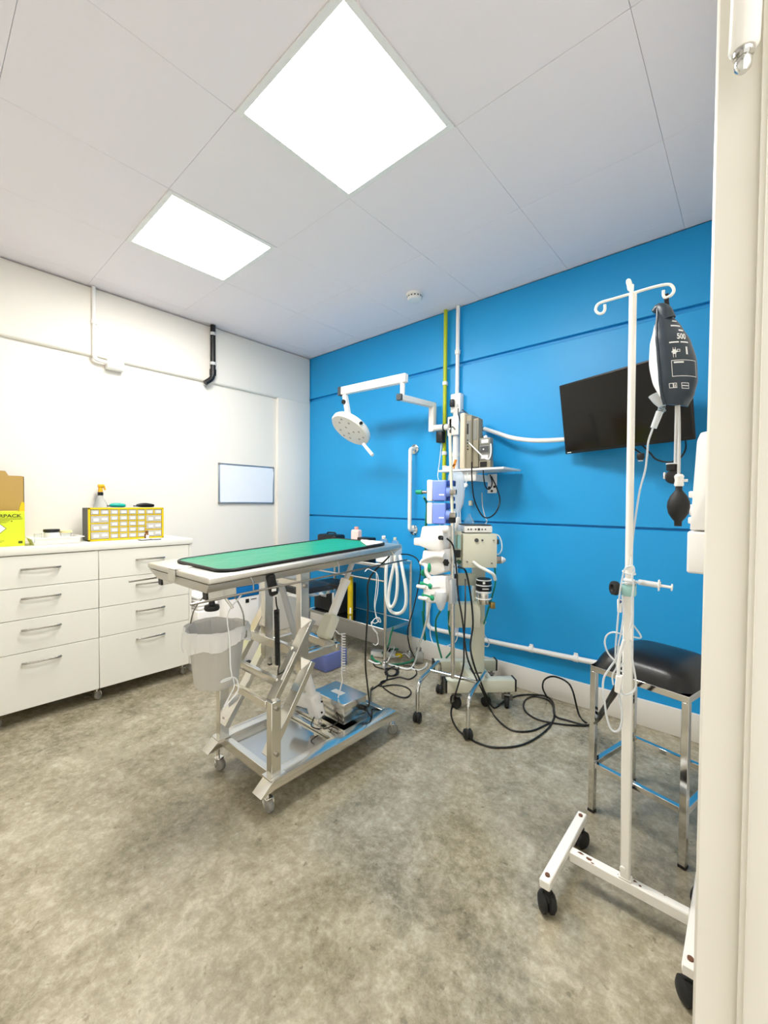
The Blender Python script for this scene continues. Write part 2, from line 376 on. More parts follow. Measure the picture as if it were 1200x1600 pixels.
# ------------------------------------------------------------------ drawer cabinet
Y0, YS, Y1, XF, ZB, ZT = -2.53, -1.974, -1.405, .45, .085, .985
t = thing('drawer_cabinet', (.23, -1.97, 0), 'long low white cabinet of eight drawers on castors against the white wall', 'cabinet')
b = MB()
b.box(.012, XF-.022, Y0+.0, Y0+.018, ZB, .945, .001); b.box(.012, XF-.002, Y1-.018, Y1, ZB, .945, .001); b.box(.012, XF-.022, YS-.009, YS+.009, ZB, .945, .001)
b.box(.012, XF-.022, Y0, Y1, ZB, ZB+.018, .001); b.box(.012, .02, Y0, Y1, ZB, .945, .001); b.build('carcass', 'cabinet', t)
b = MB(); b.box(.006, XF+.006, Y0-.004, Y1+.006, .947, ZT, .002, 2); b.build('worktop', 'cabinet', t)
zs = [.087, .405, .590, .765, .944]
for ya, yb in ((Y0+.002, YS-.0015), (YS+.0015, Y1-.021)):
    for k in range(4):
        z0, z1 = zs[k]+.0015, zs[k+1]-.0015
        b = MB(); b.box(XF-.02, XF, ya, yb, z0, z1, .0015); b.box(.05, XF-.02, ya+.02, yb-.02, z0+.03, z1-.05, 0)
        d = b.build('drawer', 'cabinet', t)
        yc = (ya+yb)/2+(.02 if ya > -2 else .0); zc = z1-(.075 if k == 3 else .058)
        b = MB(); b.tube([(XF, yc-.085, zc), (XF+.016, yc-.078, zc+.001), (XF+.026, yc, zc+.002), (XF+.016, yc+.078, zc+.001), (XF, yc+.085, zc)], .0052, 8, 5)
        for s in (-1, 1): b.bar((XF+.017, yc+s*.052, zc+.001), (XF+.006, yc+s*.09, zc), .005, .011)
        b.build('handle', 'nickel', d)
for y in (-2.44, -1.965, -1.44): castor(t, (.385, y, 0), .026, .02, 'castor_wheel', 'steel', ZB+.002, .7)
for y in (-2.44, -1.965, -1.44): castor(t, (.07, y, 0), .026, .02, 'castor_wheel', 'steel', ZB+.002, .4)

# ------------------------------------------------------------------ things on the cabinet
ZC = ZT+.0005
xf = .29; t = thing('sharps_carton', (xf-.11, -2.42, ZC), 'bright yellow-green clinical waste carton lettered RPACK on the cabinet', 'waste box')
y0, y1, z1 = -2.525, -2.297, 1.185
b = MB(); b.box(xf-.20, xf, y0, y1, ZC, z1, .0015); b.build('carton', 'lime', t)
b = MB()
b.prism([(y1-.026, z1), (y1, z1), (y1, z1+.048), (y1-.006, z1+.054), (y1-.014, z1+.05)], xf-.03, xf-.002, Matrix(((0, 0, 1, 0), (1, 0, 0, 0), (0, 1, 0, 0), (0, 0, 0, 1)))); b.build('lid_tab', 'yellow', t)
Xt = axes((xf+.0004, y1-.112, z1-.034), (0, 1, 0), (0, 0, 1))
b = text_mb('RPACK', .0255, Xt, bold=.0006); 
for v in b.bm.verts: v.co.y = (v.co.y-(y1-.112))*1.2+(y1-.112)
b.build('lettering', 'print', t, smooth=False)
b = MB()
for k, (ya, yb, z) in enumerate(((y0, y1-.01, 1.144), (y0, y1-.012, 1.138), (y0, y1-.065, 1.132), (y0, y1-.07, 1.126), (y0, y1-.08, 1.12), (y0, y1-.09, 1.018), (y0, y1-.10, 1.010))):
    b = MB(); b.box(xf, xf+.0006, ya, yb, z, z+.0016, 0); b.build('small_print', 'print', t, smooth=False)
b = MB(); b.cbox((xf, y1-.058, 1.129), (.001, .006, .006), 0); b.build('small_print', 'print', t, smooth=False)
b = MB(); b.box(xf, xf+.0006, y1-.03, y1-.011, 1.0, 1.014, 0)
b.build('small_print', 'print', t, smooth=False)
dm = Matrix(((0, 0, 1, xf), (1, 0, 0, y1-.13), (0, 1, 0, 1.088), (0, 0, 0, 1)))
b = MB(); b.prism([(-.05, 0), (0, -.05), (.05, 0), (0, .05)], 0, .0006, dm); hz = b.build('hazard_border', 'print', t, smooth=False)
b = MB(); b.prism([(-.046, 0), (0, -.046), (.046, 0), (0, .046)], .0006, .001, dm); b.build('hazard_diamond', 'paper', hz, smooth=False)
t = thing('cardboard_box', (.045, -2.45, ZC), 'tall open brown cardboard box standing behind the yellow-green carton', 'box')
ya, yb = -2.525, -2.268
b = MB(); b.box(.012, .016, ya, yb, ZC, 1.40, .0005); b.box(.07, .074, ya, yb, ZC, 1.395, .0005); b.box(.012, .074, yb-.004, yb, ZC, 1.395, .0005); b.box(.012, .074, ya, ya+.004, ZC, 1.395, .0005); b.box(.012, .074, ya, yb, ZC, ZC+.004, 0); b.build('body', 'card', t)
Xp = Matrix(((0, 0, 1, 0), (1, 0, 0, 0), (0, 1, 0, 0), (0, 0, 0, 1)))
b = MB(); b.prism([(-2.525, 1.394), (-2.34, 1.394), (-2.345, 1.408), (-2.355, 1.425), (-2.525, 1.428)], .0705, .0735, Xp); b.build('flap', 'card', t)

t = thing('storage_tray', (.22, -2.13, ZC), 'shallow white plastic tray of pots on the cabinet left of the yellow organizer', 'tray')
ta, tb, tx0, tx1, tz = -2.27, -2.03, .14, .33, 1.026
b = MB()
b.box(tx0+.012, tx1-.012, ta+.012, tb-.012, ZC, ZC+.004, .001)
def slant(bb, p, q, o, hgt):  # one sloping tray wall
    p, q = Vector(p), Vector(q); bb._add([p, q, q+o+V(0, 0, hgt), p+o+V(0, 0, hgt), p-o.normalized()*.003, q-o.normalized()*.003, q+o*.8+V(0, 0, hgt), p+o*.8+V(0, 0, hgt)], [(0, 1, 2, 3), (7, 6, 5, 4), (0, 4, 5, 1), (3, 2, 6, 7), (0, 3, 7, 4), (1, 5, 6, 2)])
i0, i1, j0, j1 = tx0+.012, tx1-.012, ta+.012, tb-.012
slant(b, (i1, j0, ZC), (i1, j1, ZC), V(.014, 0, 0), tz-ZC); slant(b, (i0, j1, ZC), (i0, j0, ZC), V(-.014, 0, 0), tz-ZC)
slant(b, (i1, j1, ZC), (i0, j1, ZC), V(0, .014, 0), tz-ZC); slant(b, (i0, j0, ZC), (i1, j0, ZC), V(0, -.014, 0), tz-ZC)
b.build('basin', 'white', t)
b = MB()
b.box(i1+.008, i1+.024, j0-.02, j1+.02, tz-.002, tz+.003, .001); b.box(i0-.024, i0-.008, j0-.02, j1+.02, tz-.002, tz+.003, .001)
b.box(i0-.02, i1+.02, j1+.008, j1+.024, tz-.002, tz+.003, .001); b.box(i0-.02, i1+.02, j0-.024, j0-.008, tz-.002, tz+.003, .001); b.build('rim', 'white', t)
zt = ZC+.0045
t = thing('storage_jar', (.24, -2.165, zt), 'white pot with a flat black lid standing in the tray', 'jar')
MB().lathe([(.036, 0), (.038, .004), (.038, .062), (.034, .066)], (.24, -2.165, zt), seg=26).build('jar', 'white', t)
MB().lathe([(.039, .067), (.041, .068), (.041, .081), (.039, .083)], (.24, -2.165, zt), seg=26).build('lid', 'black', t)
t = thing('specimen_tub', (.24, -2.095, zt), 'small clear tub with a pale yellow lid in the tray, right of the pot', 'tub')
MB().lathe([(.024, 0), (.03, .058), (.028, .058), (.022, .003)], (.24, -2.093, zt), seg=22).build('tub', 'clear', t)
MB().lathe([(.031, .059), (.032, .06), (.032, .07), (.03, .071)], (.24, -2.093, zt), seg=22).build('lid', mat('pale_yellow', '#f0e2a0', .4), t)
t = thing('clear_beaker', (.24, -2.228, zt), 'faint clear beaker in the tray beside the yellow-green carton', 'beaker')
MB().lathe([(.018, 0), (.02, .06), (.0185, .06), (.0165, .003)], (.225, -2.228, zt), seg=22).build('beaker', 'clear', t)

# drawer organizer
xf, y0, y1, z0, z1 = .255, -1.980, -1.520, ZC, 1.204
t = thing('drawer_organizer', (.18, -1.76, ZC), 'yellow parts organizer with rows of small clear drawers on the cabinet', 'drawer organizer')
b = MB(); b.box(xf-.15, xf-.012, y0+.003, y1-.003, z0+.002, z1-.002, .003); b.build('housing', 'dark_grey', t)
cols = [y0+.010+k*(y1-y0-.020)/8 for k in range(9)]; rows = [z1-.010-k*(z1-z0-.020)/5 for k in range(6)]
cells = []
for k in range(8): cells.append((cols[k], cols[k+1], rows[1], rows[0]))
for r in range(1, 5):
    for k in range(2, 6): cells.append((cols[k], cols[k+1], rows[r+1], rows[r]))
hh = [rows[1], rows[1]-(rows[1]-rows[5])/3, rows[1]-2*(rows[1]-rows[5])/3, rows[5]]
for r in range(3):
    cells.append((cols[0], cols[2], hh[r+1], hh[r])); cells.append((cols[6], cols[8], hh[r+1], hh[r]))
b = MB(); b.box(xf-.014, xf+.004, y0, y0+.012, z0, z1, .002); b.box(xf-.014, xf+.004, y1-.012, y1, z0, z1, .002); b.box(xf-.014, xf+.004, y0, y1, z0, z0+.012, .002); b.box(xf-.014, xf+.004, y0, y1, z1-.012, z1, .002)
for r in rows[1:2]: b.box(xf-.012, xf+.002, y0+.01, y1-.01, r-.003, r+.003, .0005)
for r in rows[2:5]: b.box(xf-.012, xf+.002, cols[2], cols[6], r-.003, r+.003, .0005)
for z in hh[1:3]:
    b.box(xf-.012, xf+.002, cols[0], cols[2], z-.003, z+.003, .0005); b.box(xf-.012, xf+.002, cols[6], cols[8], z-.003, z+.003, .0005)
for k in (2, 3, 4, 5, 6): b.box(xf-.012, xf+.002, cols[k]-.003, cols[k]+.003, z0+.01, z1-.01, .0005)
for k in (1, 7): b.box(xf-.012, xf+.002, cols[k]-.003, cols[k]+.003, rows[1], z1-.01, .0005)
b.build('front_grid', 'yellow', t)
for (ya, yb, za, zb) in cells:
    b = MB(); b.box(xf-.011, xf+.001, ya+.0045, yb-.0045, za+.0045, zb-.0045, .001); d = b.build('drawer', 'clear_grey', t)
    w, hgt = yb-ya, zb-za; zc = (za+zb)/2-.001
    b = MB()
    if w < .08: b.box(xf+.001, xf+.005, ya+.013, yb-.013, zc-.008, zc+.007, .001)
    else:
        b.box(xf+.001, xf+.005, ya+.018, (ya+yb)/2-.008, zc-.012, zc+.007, .001); b.box(xf+.001, xf+.005, (ya+yb)/2+.010, yb-.014, zc-.006, zc+.009, .001)
    b.build('drawer_label', 'paper', d)
zt = z1+.0005
def clipper(p, ang, m, label, L):
    t = thing('hair_clipper', p, label, 'clipper', rz=ang)
    b = MB(); b.tube([(-L/2, 0, .013), (-L*.3, 0, .014), (0, 0, .016), (L*.3, 0, .015), (L*.48, 0, .013)], lambda u: .0125*(.75+.5*math.sin(math.pi*min(1, u*1.05))), 14, 6); b.build('handle', m, t, True)
    b = MB(); b.prism([(L*.46, -.012), (L*.62, -.016), (L*.62, .016), (L*.46, .012)], .006, .014); b.build('blade', 'dark_grey', t, True)
clipper((.19, -1.795, zt), R_(-95), 'teal', 'teal hair clipper lying on top of the yellow organizer', .095)
clipper((.19, -1.62, zt), R_(-82), 'black', 'black hair clipper lying on top of the yellow organizer', .12)
t = thing('spray_bottle', (.055, -1.86, ZC), 'clear bottle with a yellow nozzle standing behind the yellow organizer', 'bottle')
MB().lathe([(.044, 0), (.046, .006), (.046, .20), (.042, .235), (.028, .268), (.016, .285), (.014, .305)], (.06, -1.86, ZC), seg=24).build('bottle', 'clear', t)
MB().lathe([(.017, .30), (.017, .322), (.014, .324)], (.06, -1.86, ZC), seg=18).build('collar', 'black', t)
b = MB(); b.lathe([(.015, .325), (.013, .352), (.011, .362)], (.06, -1.86, ZC), seg=16); b.box(.047, .076, -1.876, -1.838, ZC+.355, ZC+.378, .006, 2); b.bar((.06, -1.84, ZC+.368), (.062, -1.832, ZC+.338), .007, .012); b.build('nozzle', 'amber', t)
t = thing('paper_booklet', (.39, -1.66, ZC), 'dark-edged open booklet lying on the cabinet in front of the organizer', 'booklet')
b = MB(); b.cbox((.39, -1.695, ZC+.003), (.05, .06, .006), .001, 1, .15); b.cbox((.392, -1.625, ZC+.003), (.05, .06, .006), .001, 1, -.1); b.build('cover', 'dark_grey', t)
b = MB(); b.cbox((.39, -1.695, ZC+.008), (.046, .056, .004), .001, 1, .15); b.cbox((.392, -1.625, ZC+.008), (.046, .056, .004), .001, 1, -.1); b.build('pages', 'paper', t)
t = thing('medicine_bottle', (.36, -1.635, ZC), 'tiny brown bottle with a white label in front of the yellow organizer', 'bottle')
p = (.345, -1.665, ZC)
MB().lathe([(.013, 0), (.014, .002), (.014, .036), (.009, .042), (.008, .048)], p, seg=18).build('bottle', 'brown', t)
MB().lathe([(.0102, .047), (.0105, .048), (.0105, .06), (.009, .061)], p, seg=14).build('cap', 'brown', t)
b = MB(); b.tube([V(p[0], p[1], p[2])+V(.0143*math.cos(a), .0143*math.sin(a), .018) for a in [-.9+.2*k for k in range(10)]], .0006, 6, 1)
b = MB()
ring = [(math.cos(a)*.0143, math.sin(a)*.0143) for a in [-.6+.2*k for k in range(12)]]
b._add([(p[0]+x, p[1]+y, p[2]+z) for z in (.004, .033) for x, y in ring], [(k, k+1, 12+k+1, 12+k) for k in range(11)]); b.build('label_band', 'paper', t)
t = tag(MB().cbox((.30, -1.50, ZC+.006), (.012, .03, .012), .003, 2, .3).build('eraser_block', 'paper'), 'tiny white block lying on the cabinet right of the organizer', 'block')

# ------------------------------------------------------------------ clinical bin and towel tub beyond the cabinet
t = thing('clinical_bin', (.42, -1.02, 0), 'white clinical waste bin with a blue bag showing under its lid, beyond the cabinet', 'bin')
x0, x1, y0, y1 = .22, .56, -1.19, -.92
b = MB(); b.box(x0, x1, y0, y1, .0, .525, .012, 3); b.build('body', 'white', t)
b = MB(); b.box(x0-.004, x1+.006, y0-.006, y1+.006, .605, .68, .014, 3); b.box(x0, x0+.02, y0+.01, y1-.01, .52, .61, .003); b.build('lid', 'white', t)
b = MB(); b.box(x0+.03, x1+.003, y0+.004, y1-.004, .52, .605, .012, 3)
b.build('bag', 'blue_bag', t)
b = MB(); b.cbox((x1+.001, -1.03, .49), (.002, .03, .03), .0005); b.cbox((x1+.001, -.975, .497), (.002, .05, .006), .0005); b.build('emblem', 'ink', t)
b = MB(); b.box(x1, x1+.05, -1.09, -1.01, .01, .03, .004); b.build('pedal', 'black', t)
t = thing('towel_tub', (.28, -1.3, 0), 'white tub stacked with folded white paper towels between the cabinet and the bin', 'tub')
b = MB(); b.box(.16, .50, -1.385, -1.215, 0, .46, .01, 2); b.build('tub', 'white', t)
b = MB()
for k in range(4): b.cbox((.33, -1.30, .475+k*.024), (.31-.01*k, .155, .022), .009, 2, random.uniform(-.03, .03))
b.build('paper_towel', 'paper', t)
# ------------------------------------------------------------------ operating table
t = thing('operating_table', (1.82, -1.43, 0), 'stainless steel electric lift operating table on castors in the middle of the floor', 'operating table')
TX = Matrix.Translation((0, -2.08, .99)) @ Matrix.Rotation(R_(2.53), 4, 'X')
def top(x, y, z): return TX @ Vector((x, y, z))
XL, XRt, LT = 1.543, 2.087, 1.04
b = MB(); b.box(XL, (XL+XRt)/2-.022, 0, LT, -.023, 0, .006, 3, TX); b.box((XL+XRt)/2-.018, XRt, 0, LT, -.023, 0, .006, 3, TX)
b.build('table_top', 'steel_matte', t)
b = MB(); b.box((XL+XRt)/2-.021, (XL+XRt)/2-.019, .002, LT-.002, -.02, -.006, 0, 1, TX); b.build('split_gap', 'black', t)
b = MB(); b.cbox((0, 0, 0), (.06, .006, .045), .002, 1, 0, TX @ Matrix.Translation(((XL+XRt)/2-.02, -.003, -.023))); b.cbox((0, 0, 0), (.06, .09, .003), .001, 1, 0, TX @ Matrix.Translation(((XL+XRt)/2-.02, .04, .0015))); b.build('end_bracket', 'steel_matte', t)
# tapering pan below the top
b = MB()
pan = [(XL+.006, .003, -.025), (XRt-.006, .003, -.025), (XRt-.006, LT-.003, -.025), (XL+.006, LT-.003, -.025), (XL+.055, .016, -.062), (XRt-.055, .016, -.062), (XRt-.055, LT-.016, -.062), (XL+.055, LT-.016, -.062)]
b._add([top(*p) for p in pan], [(0, 1, 2, 3), (7, 6, 5, 4), (0, 4, 5, 1), (1, 5, 6, 2), (2, 6, 7, 3), (3, 7, 4, 0)])
b.build('pan', 'steel_matte', t)
for x in (1.60, 2.0):
    b = MB(); b.box(x-.015, x+.015, .03, .14, -.092, -.0625, .002, 1, TX); r = b.build('support_rail', 'steel', t)
    b = MB(); b.box(x-.0155, x+.0155, .024, .031, -.0925, -.063, .001, 1, TX); b.build('end_cap', 'black', r)
# thin drape rails hung off both long sides
for x, sx in ((XRt+.014, 1), (XL-.014, -1)):
    b = MB(); b.tube([top(x, -.07, -.071), top(x, LT+.02, -.084)], .0042, 8, 1)
    for y in (.16, .58, .95):
        zz = -.071-.013*(y+.07)/(LT+.09); b.tube([top(x, y, zz), top(x, y, -.04), top(x-sx*.02, y, -.02)], .003, 6, 1)
    b.build('side_rail', 'nickel', t)
# clamp with black knob under the near right corner
kb = at_x(331, 950, 1.97)
b = MB(); b.cyl((kb.x, kb.y, kb.z+.02), (kb.x+.005, kb.y+.005, .932), .007); b.cyl((kb.x+.01, kb.y+.02, .93), (kb.x+.06, kb.y+.05, kb.z+.0), .005); b.build('clamp', 'steel', t)
MB().lathe([(.01, .03), (.012, .012), (.026, .010), (.028, 0), (.024, -.008)], kb, seg=14).build('knob', 'black', t)

# lift frame: upright posts, parallel links, crossbars
def link_bolt(bb, x, y, z): bb.cyl((x, y, z), (x+.011, y, z), .0085, seg=10)
for x, sg in ((2.03, -1), (1.615, 1)):
    b = MB(); b.box(x-.018, x+.018, -1.805, -1.760, .152, .452, .002); b.box(x-.03, x+.03, -1.82, -1.745, .150, .156, .001); b.build('base_post', 'steel', t)
    xu, xi = x+sg*.068, x+sg*.034
    b = MB(); b.box(xu-.018, xu+.018, -1.612, -1.566, .49, .949, .002); b.build('upper_post', 'steel', t)
    for z0, z1 in ((.425, .706), (.24, .521)):
        b = MB(); b.bar((xi, -1.775, z0), (xi, -1.588, z1), .026, .052, (1, 0, 0), .002, .03); b.build('lift_arm', 'steel', t)
    for xb, y, z in ((x+.016, -1.782, .425), (x+.016, -1.782, .24), (xi+.012, -1.588, .706), (xi+.012, -1.588, .521), (xu+.016, -1.588, .88)):
        b = MB(); link_bolt(b, xb, y, z); b.build('bolt', 'nickel', t)
def cross(y, z, w, h, x0=1.63, x1=2.01, m='steel'):
    b = MB(); b.box(x0, x1, y-w/2, y+w/2, z-h/2, z+h/2, .002); b.build('crossbar', m, t)
cross(-1.80, .435, .02, .03); cross(-1.73, .495, .02, .035, 1.655, 1.985); cross(-1.655, .61, .022, .04, 1.655, 1.985); cross(-1.59, .885, .024, .03, 1.70, 1.945)
# bracket ring carrying the tilt actuator
b = MB()
for x in (1.962, 1.683): b.box(x-.010, x+.010, -1.57, -1.375, .535, .572, .002)
b.box(1.67, 1.975, -1.395, -1.37, .535, .572, .002); b.build('tilt_bracket', 'steel', t)
# makers plate on the near right lift arm
vv = (V(0, .187, .281)).normalized(); pc = V(2.0096, -1.688, .556)
Xp = axes(pc, vv, vv.cross(V(1, 0, 0))*-1 if True else 0)
b = MB(); b.box(-.06, .06, -.019, .019, -.0005, .001, .0003, 1, axes(pc, vv, V(1, 0, 0).cross(vv))); pl = b.build('maker_plate', 'paper', t)
b = text_mb('PANNOMED', .019, axes(pc+V(.0014, 0, 0)-vv*.055+V(1, 0, 0).cross(vv)*-.004, vv, V(1, 0, 0).cross(vv)), .0003); b.build('lettering', 'ink', pl, smooth=False)
# lift actuator
b = MB(); b.bar((1.845, -1.395, .135), (1.845, -1.40, .175), .03, .03); b.build('actuator_bracket', 'steel', t)
a0, a1 = V(1.845, -1.40, .18), V(1.79, -1.59, .885)
ad = (a1-a0).normalized()
b = MB(); b.bar(a0, a0+ad*.13, .062, .075, (1, 0, 0), .012); b.tube([a0+ad*.07+V(-.01, 0, 0), a0+ad*.07+V(-.13, -.03, .0)], .032, 16, 1); mt = b.build('lift_motor', 'white', t)
b = MB(); b.cyl(a0+ad*.11, a0+ad*.42, .023); b.build('actuator_tube', 'white', t)
b = MB(); b.cyl(a0+ad*.40, a1, .015); b.build('actuator_rod', 'light_grey', t)
b = MB(); b.cyl((1.885, -1.41, .215), (1.889, -1.41, .215), .005); b.cyl((1.885, -1.41, .27), (1.889, -1.41, .27), .005); b.build('screw', 'black', mt)
# tilt actuator
a0, a1 = V(1.86, -1.38, .57), V(1.86, -1.165, .955)
ad = (a1-a0).normalized()
b = MB(); b.bar(a0+ad*.0, a0+ad*.125, .06, .085, (1, 0, 0), .014); mt = b.build('tilt_motor', 'cream', t)
b = MB(); b.cyl(a0+ad*.10, a0+ad*.30, .023); b.cyl(a0+ad*.29, a0+ad*.315, .026); b.build('actuator_tube', 'white', t)
b = MB(); b.cyl(a0+ad*.30, a1, .014); b.build('actuator_rod', 'light_grey', t)
b = MB(); b.cyl((1.889, -1.365, .605), (1.893, -1.365, .605), .005); b.cyl((1.889, -1.33, .655), (1.893, -1.33, .655), .005); b.build('screw', 'black', mt)

# base
for x in (2.035, 1.605):
    b = MB()
    prof = [(-1.865, .105), (-1.805, .153), (-1.055, .153), (-.995, .105), (-1.005, .105), (-1.06, .112), (-1.80, .112), (-1.855, .105)]
    b.prism(prof, x-.032, x+.032, Matrix(((0, 0, 1, 0), (1, 0, 0, 0), (0, 1, 0, 0), (0, 0, 0, 1))), .0015); b.build('base_rail', 'steel', t)
b = MB(); b.box(1.62, 2.02, -1.76, -1.07, .122, .126, .001); b.build('base_tray', 'steel_sheet', t)
for y, w in ((-1.772, .03), (-1.075, .03)):
    b = MB(); b.box(1.628, 2.012, y-w/2, y+w/2, .104, .148, .002); b.build('base_crossbar', 'steel', t)
for y in (-1.425, -1.365):
    b = MB(); b.box(1.632, 2.008, y-.012, y+.012, .127, .140, .002); b.build('base_crossbar', 'steel', t)
for x, a in ((1.62, .5), (2.02, .15)):
    for y in (-1.81, -1.035): castor(t, (x, y+.012, 0), .027, .022, 'castor_wheel', 'steel', .112, a+y)
# control box riding on the tray
b = MB(); b.box(1.72, 1.955, -1.325, -1.165, .1425, .240, .003, 2)
bx = b.build('control_box', 'steel', t)
b = MB(); b.box(1.716, 1.959, -1.329, -1.161, .2405, .246, .002); b.build('lid', 'steel', bx)
b = MB(); b.cbox((1.83, -1.25, .2465), (.075, .035, .001), 0, 1, .0); b.build('rating_plate', 'paper', bx)
b = MB(); b.cyl((1.955, -1.2, .19), (1.985, -1.2, .19), .012); b.build('cable_gland', 'black', bx)
# curly white motor lead
hx = []
for k in range(150):
    a = k*.62; z = .58-.20*k/150; r = .009
    hx.append((1.90+r*math.cos(a), -1.28+r*math.sin(a), z))
b = MB(); b.tube([(1.88, -1.35, .63), (1.89, -1.30, .58)]+hx+[(1.90, -1.285, .34), (1.885, -1.30, .250)], .0035, 6, 1); b.build('coiled_lead', 'white', t)
b = MB(); b.tube([(1.86, -1.43, .2), (1.87, -1.46, .16), (1.90, -1.40, .135), (1.93, -1.34, .16), (1.90, -1.327, .19)], .003, 6); b.build('motor_lead', 'black', t)

# green mat
mp = thing('table_mat', top(1.82, .52, .002), 'green vinyl mat with black piping lying on the operating table', 'mat')
def rrect(x0, x1, y0, y1, r, n=6):
    o = []
    for cx, cy, a0 in ((x1-r, y1-r, 0), (x0+r, y1-r, 90), (x0+r, y0+r, 180), (x1-r, y0+r, 270)):
        for k in range(n+1): a = R_(a0+90*k/n); o.append((cx+r*math.cos(a), cy+r*math.sin(a)))
    return o
mx0, mx1, my0, my1 = 1.625, 2.046, .075, .98
nb = bmesh.new(); NX, NY = 26, 46
b = MB(); grid = []
rr_ = .06
for j in range(NY+1):
    row = []
    for i in range(NX+1):
        u, v = i/NX, j/NY; x = mx0+(mx1-mx0)*u; y = my0+(my1-my0)*v
        # pull the corners in to a radius
        for cx, cy in ((mx0+rr_, my0+rr_), (mx1-rr_, my0+rr_), (mx0+rr_, my1-rr_), (mx1-rr_, my1-rr_)):
            if (x-cx)*(cx-(mx0+mx1)/2) > 0 and (y-cy)*(cy-(my0+my1)/2) > 0:
                d = V(x-cx, y-cy); m_ = max(abs(d.x), abs(d.y)); l_ = d.length
                if l_ > 1e-6: d *= m_/l_; x, y = cx+d.x, cy+d.y
        e = min(u, 1-u, v, 1-v); z = .0085+.0022*math.sin(9*y+5*x)*math.sin(14*x+2)*min(1, e*8)
        row.append(top(x, y, z))
    grid.append(row)
vs_ = [b.bm.verts.new(p) for row in grid for p in row]
for j in range(NY):
    for i in range(NX): a = j*(NX+1)+i; b.bm.faces.new([vs_[a], vs_[a+1], vs_[a+NX+2], vs_[a+NX+1]])
b.build('cover', 'green_mat', mp)
pp = [top(x, y, .0065) for x, y in rrect(mx0, mx1, my0, my1, rr_, 8)]; pp.append(pp[0])
b = MB(); b.tube(pp, .0062, 8, 1, False); b.build('piping', 'black', mp)
# white pad on the far right corner of the mat
cx_, cy_ = 2.04, .973
poly = [(cx_, cy_-.15), (cx_, cy_-.05), (cx_-.012, cy_-.015), (cx_-.05, cy_), (cx_-.185, cy_), (cx_-.15, cy_-.04), (cx_-.09, cy_-.085)]
b = MB(); b.prism(poly, .0125, .0165, TX, .001)
tag(b.build('absorbent_pad', 'paper'), 'small white pad covering the far right corner of the green mat', 'pad')

# hand control hanging from the rail
t = thing('hand_control', (2.0, -1.72, .90), 'black handset with a coiled cord hanging under the operating table', 'remote control')
b = MB(); hb0, hb1 = at_x(422, 898, 2.075), at_x(428.5, 930, 2.075)
b.bar(hb0, hb1, .022, .036, (0, 1, 0), .006); b.build('handset', 'black', t)
b = MB(); pc = at_x(428, 922, 2.0875); b.cbox(pc, (.002, .020, .010), .0003, 1, 0, Matrix.Rotation(.0, 4, 'X')); b.build('sticker', 'paper', t)
p0, p1 = at_x(432, 945, 2.05), at_x(434, 1040, 1.98)
hx = [at_x(431, 933, 2.065), p0]
for k in range(261):
    a = k*.9; c = p0.lerp(p1, .08+.9*k/260); hx.append(c+V(.009*math.cos(a), .009*math.sin(a), 0))
hx += [p1+V(0, .002, -.02), at_x(434, 1072, 1.96)]
b = MB(); b.tube(hx, .0032, 5, 1); b.build('coiled_cord', 'black', t)

# bucket hanging below the near end, with its liner
bc = V(1.80, -1.905, .495)
t = thing('bucket', bc, 'grey metal bucket hung by its wire handle under the near end of the operating table', 'bucket')
rb, rt, hb = .086, .116, .232
MB().lathe([(.001, 0), (rb-.004, 0), (rb, .006), (rt-.003, hb-.01), (rt+.003, hb-.004), (rt+.003, hb+.002), (rt-.004, hb), (rb-.004, .012), (.001, .01)], bc, seg=40, caps=False).build('pail', 'bucket', t)
ea = R_(33); e0 = bc+V(math.cos(ea)*(rt+.006), math.sin(ea)*(rt+.006), hb-.02); e1 = bc-V(math.cos(ea)*(rt+.006), math.sin(ea)*(rt+.006), -hb+.02)
b = MB()
for e in (e0, e1): b.cbox(e, (.012, .03, .036), .003, 1, ea); b.torus(e+V(0, 0, .018), .009, .003, (math.cos(ea), math.sin(ea), 0), 12, 6)
b.build('handle_lug', 'steel', t)
hk = V(1.83, -1.90, .925)
b = MB(); b.tube([e1+V(0, 0, .018), e1.lerp(hk, .35)+V(-.02, -.015, .02), e1.lerp(hk, .75)+V(-.01, -.01, .015), hk, e0.lerp(hk, .75)+V(.01, .01, .015), e0.lerp(hk, .35)+V(.02, .015, .02), e0+V(0, 0, .018)], .0028, 8, 8); b.build('wire_handle', 'nickel', t)
# liner: open bag mouth folded over the rim
b = MB(); rings = []; N = 72
for jj, (rr, zz, amp) in enumerate([(rt-.030, hb-.14, .002), (rt-.017, hb-.05, .003), (rt-.007, hb+.004, .002), (rt+.006, hb+.012, .004), (rt+.014, hb-.004, .003), (rt+.014, hb-.032, .0045), (rt+.013, hb-.058, .0052)]):
    ring = []
    for k in range(N):
        a = 2*math.pi*k/N
        w = amp*(math.sin(9*a+jj)+.6*math.sin(17*a+2.1*jj)+.5*math.sin(29*a))
        dz = (.014*math.sin(2*a+1)+.009*math.sin(5*a))*(1 if jj >= 5 else .25)
        ring.append(b.bm.verts.new(bc+V((rr+w)*math.cos(a), (rr+w)*math.sin(a), zz+dz)))
    rings.append(ring)
for r0, r1 in zip(rings, rings[1:]):
    for k in range(N): b.bm.faces.new([r0[k], r0[(k+1) % N], r1[(k+1) % N], r1[k]])
tag(b.build('bin_liner', 'liner'), 'translucent white bin liner folded over the rim of the hanging bucket', 'bin liner')
